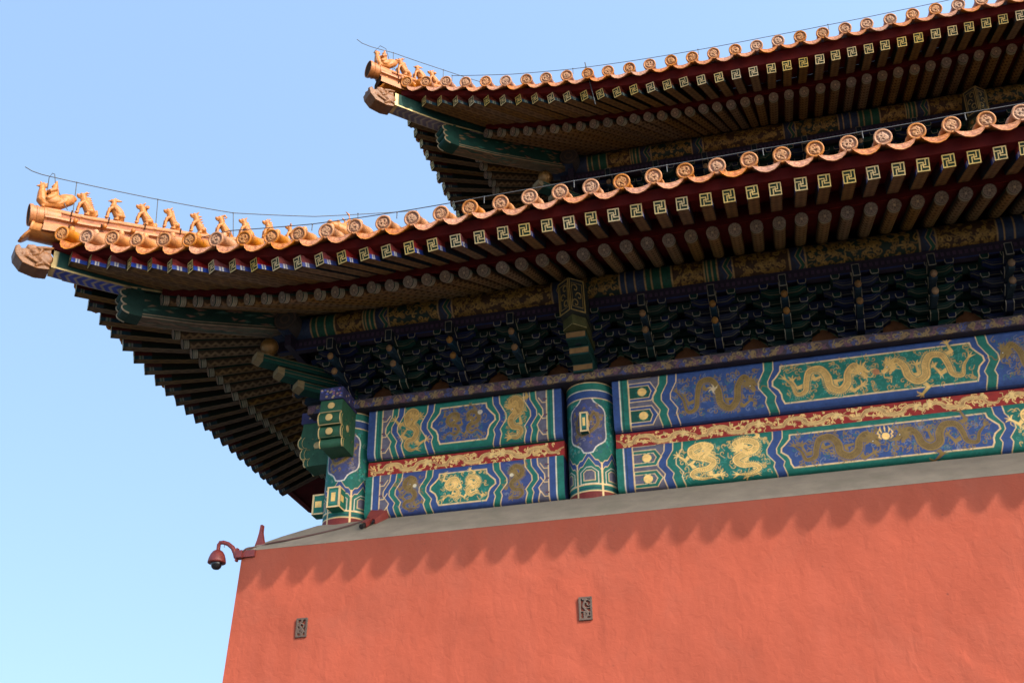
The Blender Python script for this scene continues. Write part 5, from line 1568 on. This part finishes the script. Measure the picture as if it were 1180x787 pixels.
put('ridge_rider', 'rider', low, 3.76, 12.485, 1.13, 'glazed rider on a fowl with upswept tail at the tip of the lower roof ridge', 'roof figure', G1)
seq = [('ridge_dragon', 'dragon', 3.40, 12.525, 1.0, 'crest backed seated dragon figure, next behind the rider on the lower ridge'),
       ('ridge_phoenix', 'phoenix', 3.08, 12.595, .97, 'crested bird figure with folded wings, between dragon and curly maned lion'),
       ('ridge_lion', 'lion', 2.75, 12.66, .97, 'curly maned lion figure with round tail, next behind the lower crested bird'),
       ('ridge_horse', 'horse', 2.44, 12.74, .94, 'smooth slender seated horse figure, next behind the lion beside a wire post'),
       ('ridge_seahorse', 'seahorse', 2.13, 12.805, .95, 'fin backed seated horse figure, fifth beast behind the rider on lower ridge'),
       ('ridge_ram', 'ram', 1.83, 12.895, .95, 'curled horn ram like figure, sixth beast behind the rider on lower ridge'),
       ('ridge_beast', 'scaly', 1.55, 13.0, .92, 'scaly backed beast figure partly hidden by a tile cap under the short wire post'),
       ('ridge_unicorn', 'unicorn', 1.26, 13.115, .92, 'single horned beast figure rising between two tile caps, eighth behind the rider'),
       ('ridge_bull', 'bull', .98, 13.20, .80, 'bull like figure nearly hidden by tile caps, last small beast of the lower ridge')]
for nm, kd, o, z, sc, lab in seq: put(nm, kd, low, o, z, sc, lab, 'roof figure', G1)
put('horned_ridge_beast', 'horned', low, 0.25, 13.58, 1.0, 'large dragon head with curved horn closing the row of lower ridge beasts', 'roof figure', G1)
put('ridge_rider', 'rider', upp, 4.00, 17.96, .98, 'glazed rider on a fowl at the tip of the upper roof ridge', 'roof figure', G2)
for nm, kd, o, z, sc, lab in [('ridge_dragon', 'dragon', 3.70, 17.94, 1.0, 'seated dragon figure next behind the rider on the upper ridge'), ('ridge_phoenix', 'phoenix', 3.44, 17.965, .93, 'crested bird figure on the upper ridge between dragon and lion'), ('ridge_lion', 'lion', 3.20, 18.01, .86, 'maned lion figure half behind a tile cap on the upper ridge')]:
    put(nm, kd, upp, o, z, sc, lab, 'roof figure', G2)

# ------------------------------------------------------------------ lightning wires
def wire(name, path, r, posts, label, extra=()):
    m = MB()
    m.tube(path, r, 6)
    w = m.build(name, M_WIRE)
    tag(w, label, 'wire')
    for a, b_ in posts:
        p = MB(); p.tube([a, b_], r * 0.95, 6); p.ell(b_, (r * 1.9,) * 3, None, 8, 6)
        p.build('support_rod', M_WIRE, w)
    for pts in extra:
        p = MB(); p.tube(pts, r * .9, 6); p.build('wire_hoop', M_WIRE, w)
    return w
def sag(P, n=6):
    out = []
    for a, b_ in zip(P[:-1], P[1:]):
        a, b_ = Vector(a), Vector(b_); L = (b_ - a).length
        for k in range(n):
            t = k / n; q = a.lerp(b_, t); q.z -= 0.012 * L * 4 * t * (1 - t) * .35; out.append(q)
    out.append(Vector(P[-1])); return out
WR = 0.0075
d = lambda o, z, l=0.0: dpt(low, o, z, l)
wire('lightning_wire', [d(4.10, 13.13), d(4.02, 13.09)] + sag([d(3.92, 13.08), d(3.54, 13.125), d(2.63, 13.265), d(1.73, 13.45), d(0.70, 13.90), d(-.72, 14.76)]), WR,
     [(d(3.51, 12.53), d(3.54, 13.125)), (d(2.60, 12.69), d(2.63, 13.265)), (d(1.69, 12.95), d(1.73, 13.45)), (d(0.1, 13.8), d(0.12, 14.26))],
     'thin lightning wire on short rods above the lower ridge figures',
     [[d(3.82, 12.75, .03), d(3.835, 13.05, .02), d(3.81, 13.16), d(3.785, 13.16), d(3.75, 12.95, .0), d(3.58, 12.5, .1)]])
zt_ = low['zt']
pts = [dpt(low, 2.62, 12.66, .17), dpt(low, 2.2, 12.55, .35)]
def eave_w(t, u, h, back=0.02): return Vector((t['XA'] + u, t['YA'] - t['ot'](u) + back, t['zt'](u) + h))
pts = [eave_w(low, -2.45, 0.16, .6)] + [eave_w(low, u, 0.165) for u in np.arange(-.6, 19, 1.29)]
wire('lightning_wire', sag(pts, 4), WR, [(eave_w(low, u, 0.05), eave_w(low, u, 0.160)) for u in np.arange(-.6, 17, 1.29)], 'thin lightning wire running just above the lower eave tile caps')
d = lambda o, z, l=0.0: dpt(upp, o, z, l)
wire('lightning_wire', [d(4.42, 18.45), d(4.34, 18.40)] + sag([d(4.2, 18.40), d(3.85, 18.47), d(3.04, 18.54), d(2.5, 18.60), d(1.2, 18.9)]), WR,
     [(d(3.84, 17.95), d(3.85, 18.47)), (d(3.04, 18.05), d(3.04, 18.54))], 'thin lightning wire on rods above the upper ridge figures',
     [[d(4.1, 17.9, .08), d(4.16, 18.25, .05), d(4.06, 18.52), d(3.97, 18.5), d(3.9, 18.2, .0), d(3.78, 17.85, .1)]])
pts = [eave_w(upp, u, 0.175) for u in np.arange(-2.6, 11, 1.203)]
wire('lightning_wire', sag(pts, 4), WR * .9, [(eave_w(upp, u, 0.05), eave_w(upp, u, 0.185)) for u in np.arange(-2.6, 9, 2.406)], 'thin lightning wire running along the upper eave tile caps')
# thin mast at the upper eave
m = MB(); m.tube([(-2.60, 16.98, 16.55), (-2.72, 16.72, 17.42)], 0.011, 6); m.box((-2.71, 16.74, 17.28), (.02, .02, .03))
tag(m.build('lightning_rod', M_WIRE), 'slim dark rod standing up from the upper eave fascia', 'rod')

# ------------------------------------------------------------------ surveillance camera and fittings on the wall corner
cc = empty('security_camera', (-8.03, 15.12, 7.44))
tag(cc, 'red dome security camera hanging from a curved arm at the wall corner', 'security camera')
m = MB(); T = Matrix.Translation((-8.40, 15.10, 7.40))
m.lathe([(0.001, .17), (.04, .168), (.075, .145), (.105, .10), (.125, .04), (.135, -.01), (.135, -.03), (.12, -.035), (.001, -.035)], 28, 0, T)
m.build('camera_housing', M_REDMETAL, cc)
m = MB(); m.lathe([(.085, -.03), (.084, -.06), (.07, -.10), (.045, -.125), (.001, -.135)], 24, 0, T); m.build('glass_dome', M_BLACK, cc)
m = MB(); m.tube([(-8.40, 15.10, 7.56), (-8.40, 15.10, 7.66), (-8.385, 15.10, 7.685), (-8.33, 15.10, 7.685), (-8.25, 15.105, 7.655), (-8.17, 15.11, 7.59), (-8.125, 15.115, 7.51), (-8.105, 15.12, 7.43)], [.03, .03, .031, .031, .032, .034, .036, .03], 12)
m.tube([(-8.30, 15.09, 7.67), (-8.30, 15.09, 7.60)], .005, 5)
m.build('curved_arm', M_REDMETAL, cc)
m = MB(); m.box((-8.04, 15.13, 7.47), (.05, .06, .055)); m.box((-8.095, 15.13, 7.475), (.014, .03, .10)); m.box((-7.90, 15.135, 7.475), (.10, .03, .05)); m.build('mounting_bracket', M_REDMETAL, cc)

m = MB()
bl = [(-.085, 0), (.075, 0), (.04, .10), (.012, .22), (.012, .33), (-.022, .33), (-.035, .20), (-.06, .08)]
m.prism(bl, lambda x, y, q: (-7.83 + x, 15.34 + q, 7.66 + y), -.035, .035)
tag(m.build('wall_spike', M_REDMETAL), 'dark red pointed metal fin standing on the coping by the camera', 'metal fin')

fl = empty('floodlight', (-6.14, 15.55, 7.82))
tag(fl, 'small red wedge shaped lamp with black lens under the left painted beam', 'floodlight')
def slope_pt(x, s, h):    # on the coping: s = 0 at its foot, 1 at its head; h = height off the face
    y = Y0 - (OW - 0.03) + s * 0.81; z = ZW + 0.045 + s * 0.60
    return Vector((x, y - h * 0.6, z + h * 0.8))
m = MB()
m.hexa([slope_pt(-6.30, .74, .0), slope_pt(-6.14, .66, .0), slope_pt(-6.03, .98, .0), slope_pt(-6.30, .98, .0), slope_pt(-6.29, .74, .11), slope_pt(-6.15, .68, .08), slope_pt(-6.04, .98, .12), slope_pt(-6.30, .98, .15)])
m.hexa([slope_pt(-6.31, .50, .02), slope_pt(-6.22, .47, .02), slope_pt(-6.19, .75, .02), slope_pt(-6.29, .75, .02), slope_pt(-6.31, .52, .09), slope_pt(-6.22, .49, .09), slope_pt(-6.19, .75, .09), slope_pt(-6.29, .75, .09)])
m.build('lamp_body', M_REDMETAL, fl)
m = MB(); m.tube([slope_pt(-6.265, .50, .055), slope_pt(-6.275, .40, .055)], .038, 14); m.tube([slope_pt(-6.17, .68, .05), slope_pt(-6.16, .58, .05)], .022, 10); m.build('lamp_lens', M_BLACK, fl)

m = MB()
cpts = [slope_pt(-6.33, .80, .05), slope_pt(-6.55, .66, .03), slope_pt(-6.8, .50, .02), slope_pt(-7.1, .34, .02), slope_pt(-7.4, .20, .02), slope_pt(-7.65, .12, .02), (-7.80, 15.26, 7.62), (-7.93, 15.12, 7.56), (-8.0, 15.10, 7.50)]
m.tube([tuple(p) for p in catmull([tuple(p) for p in cpts], 5)], 0.014, 7)
tag(m.build('power_cable', M_CABLE), 'brown cable lying along the grey coping from lamp to camera', 'cable')
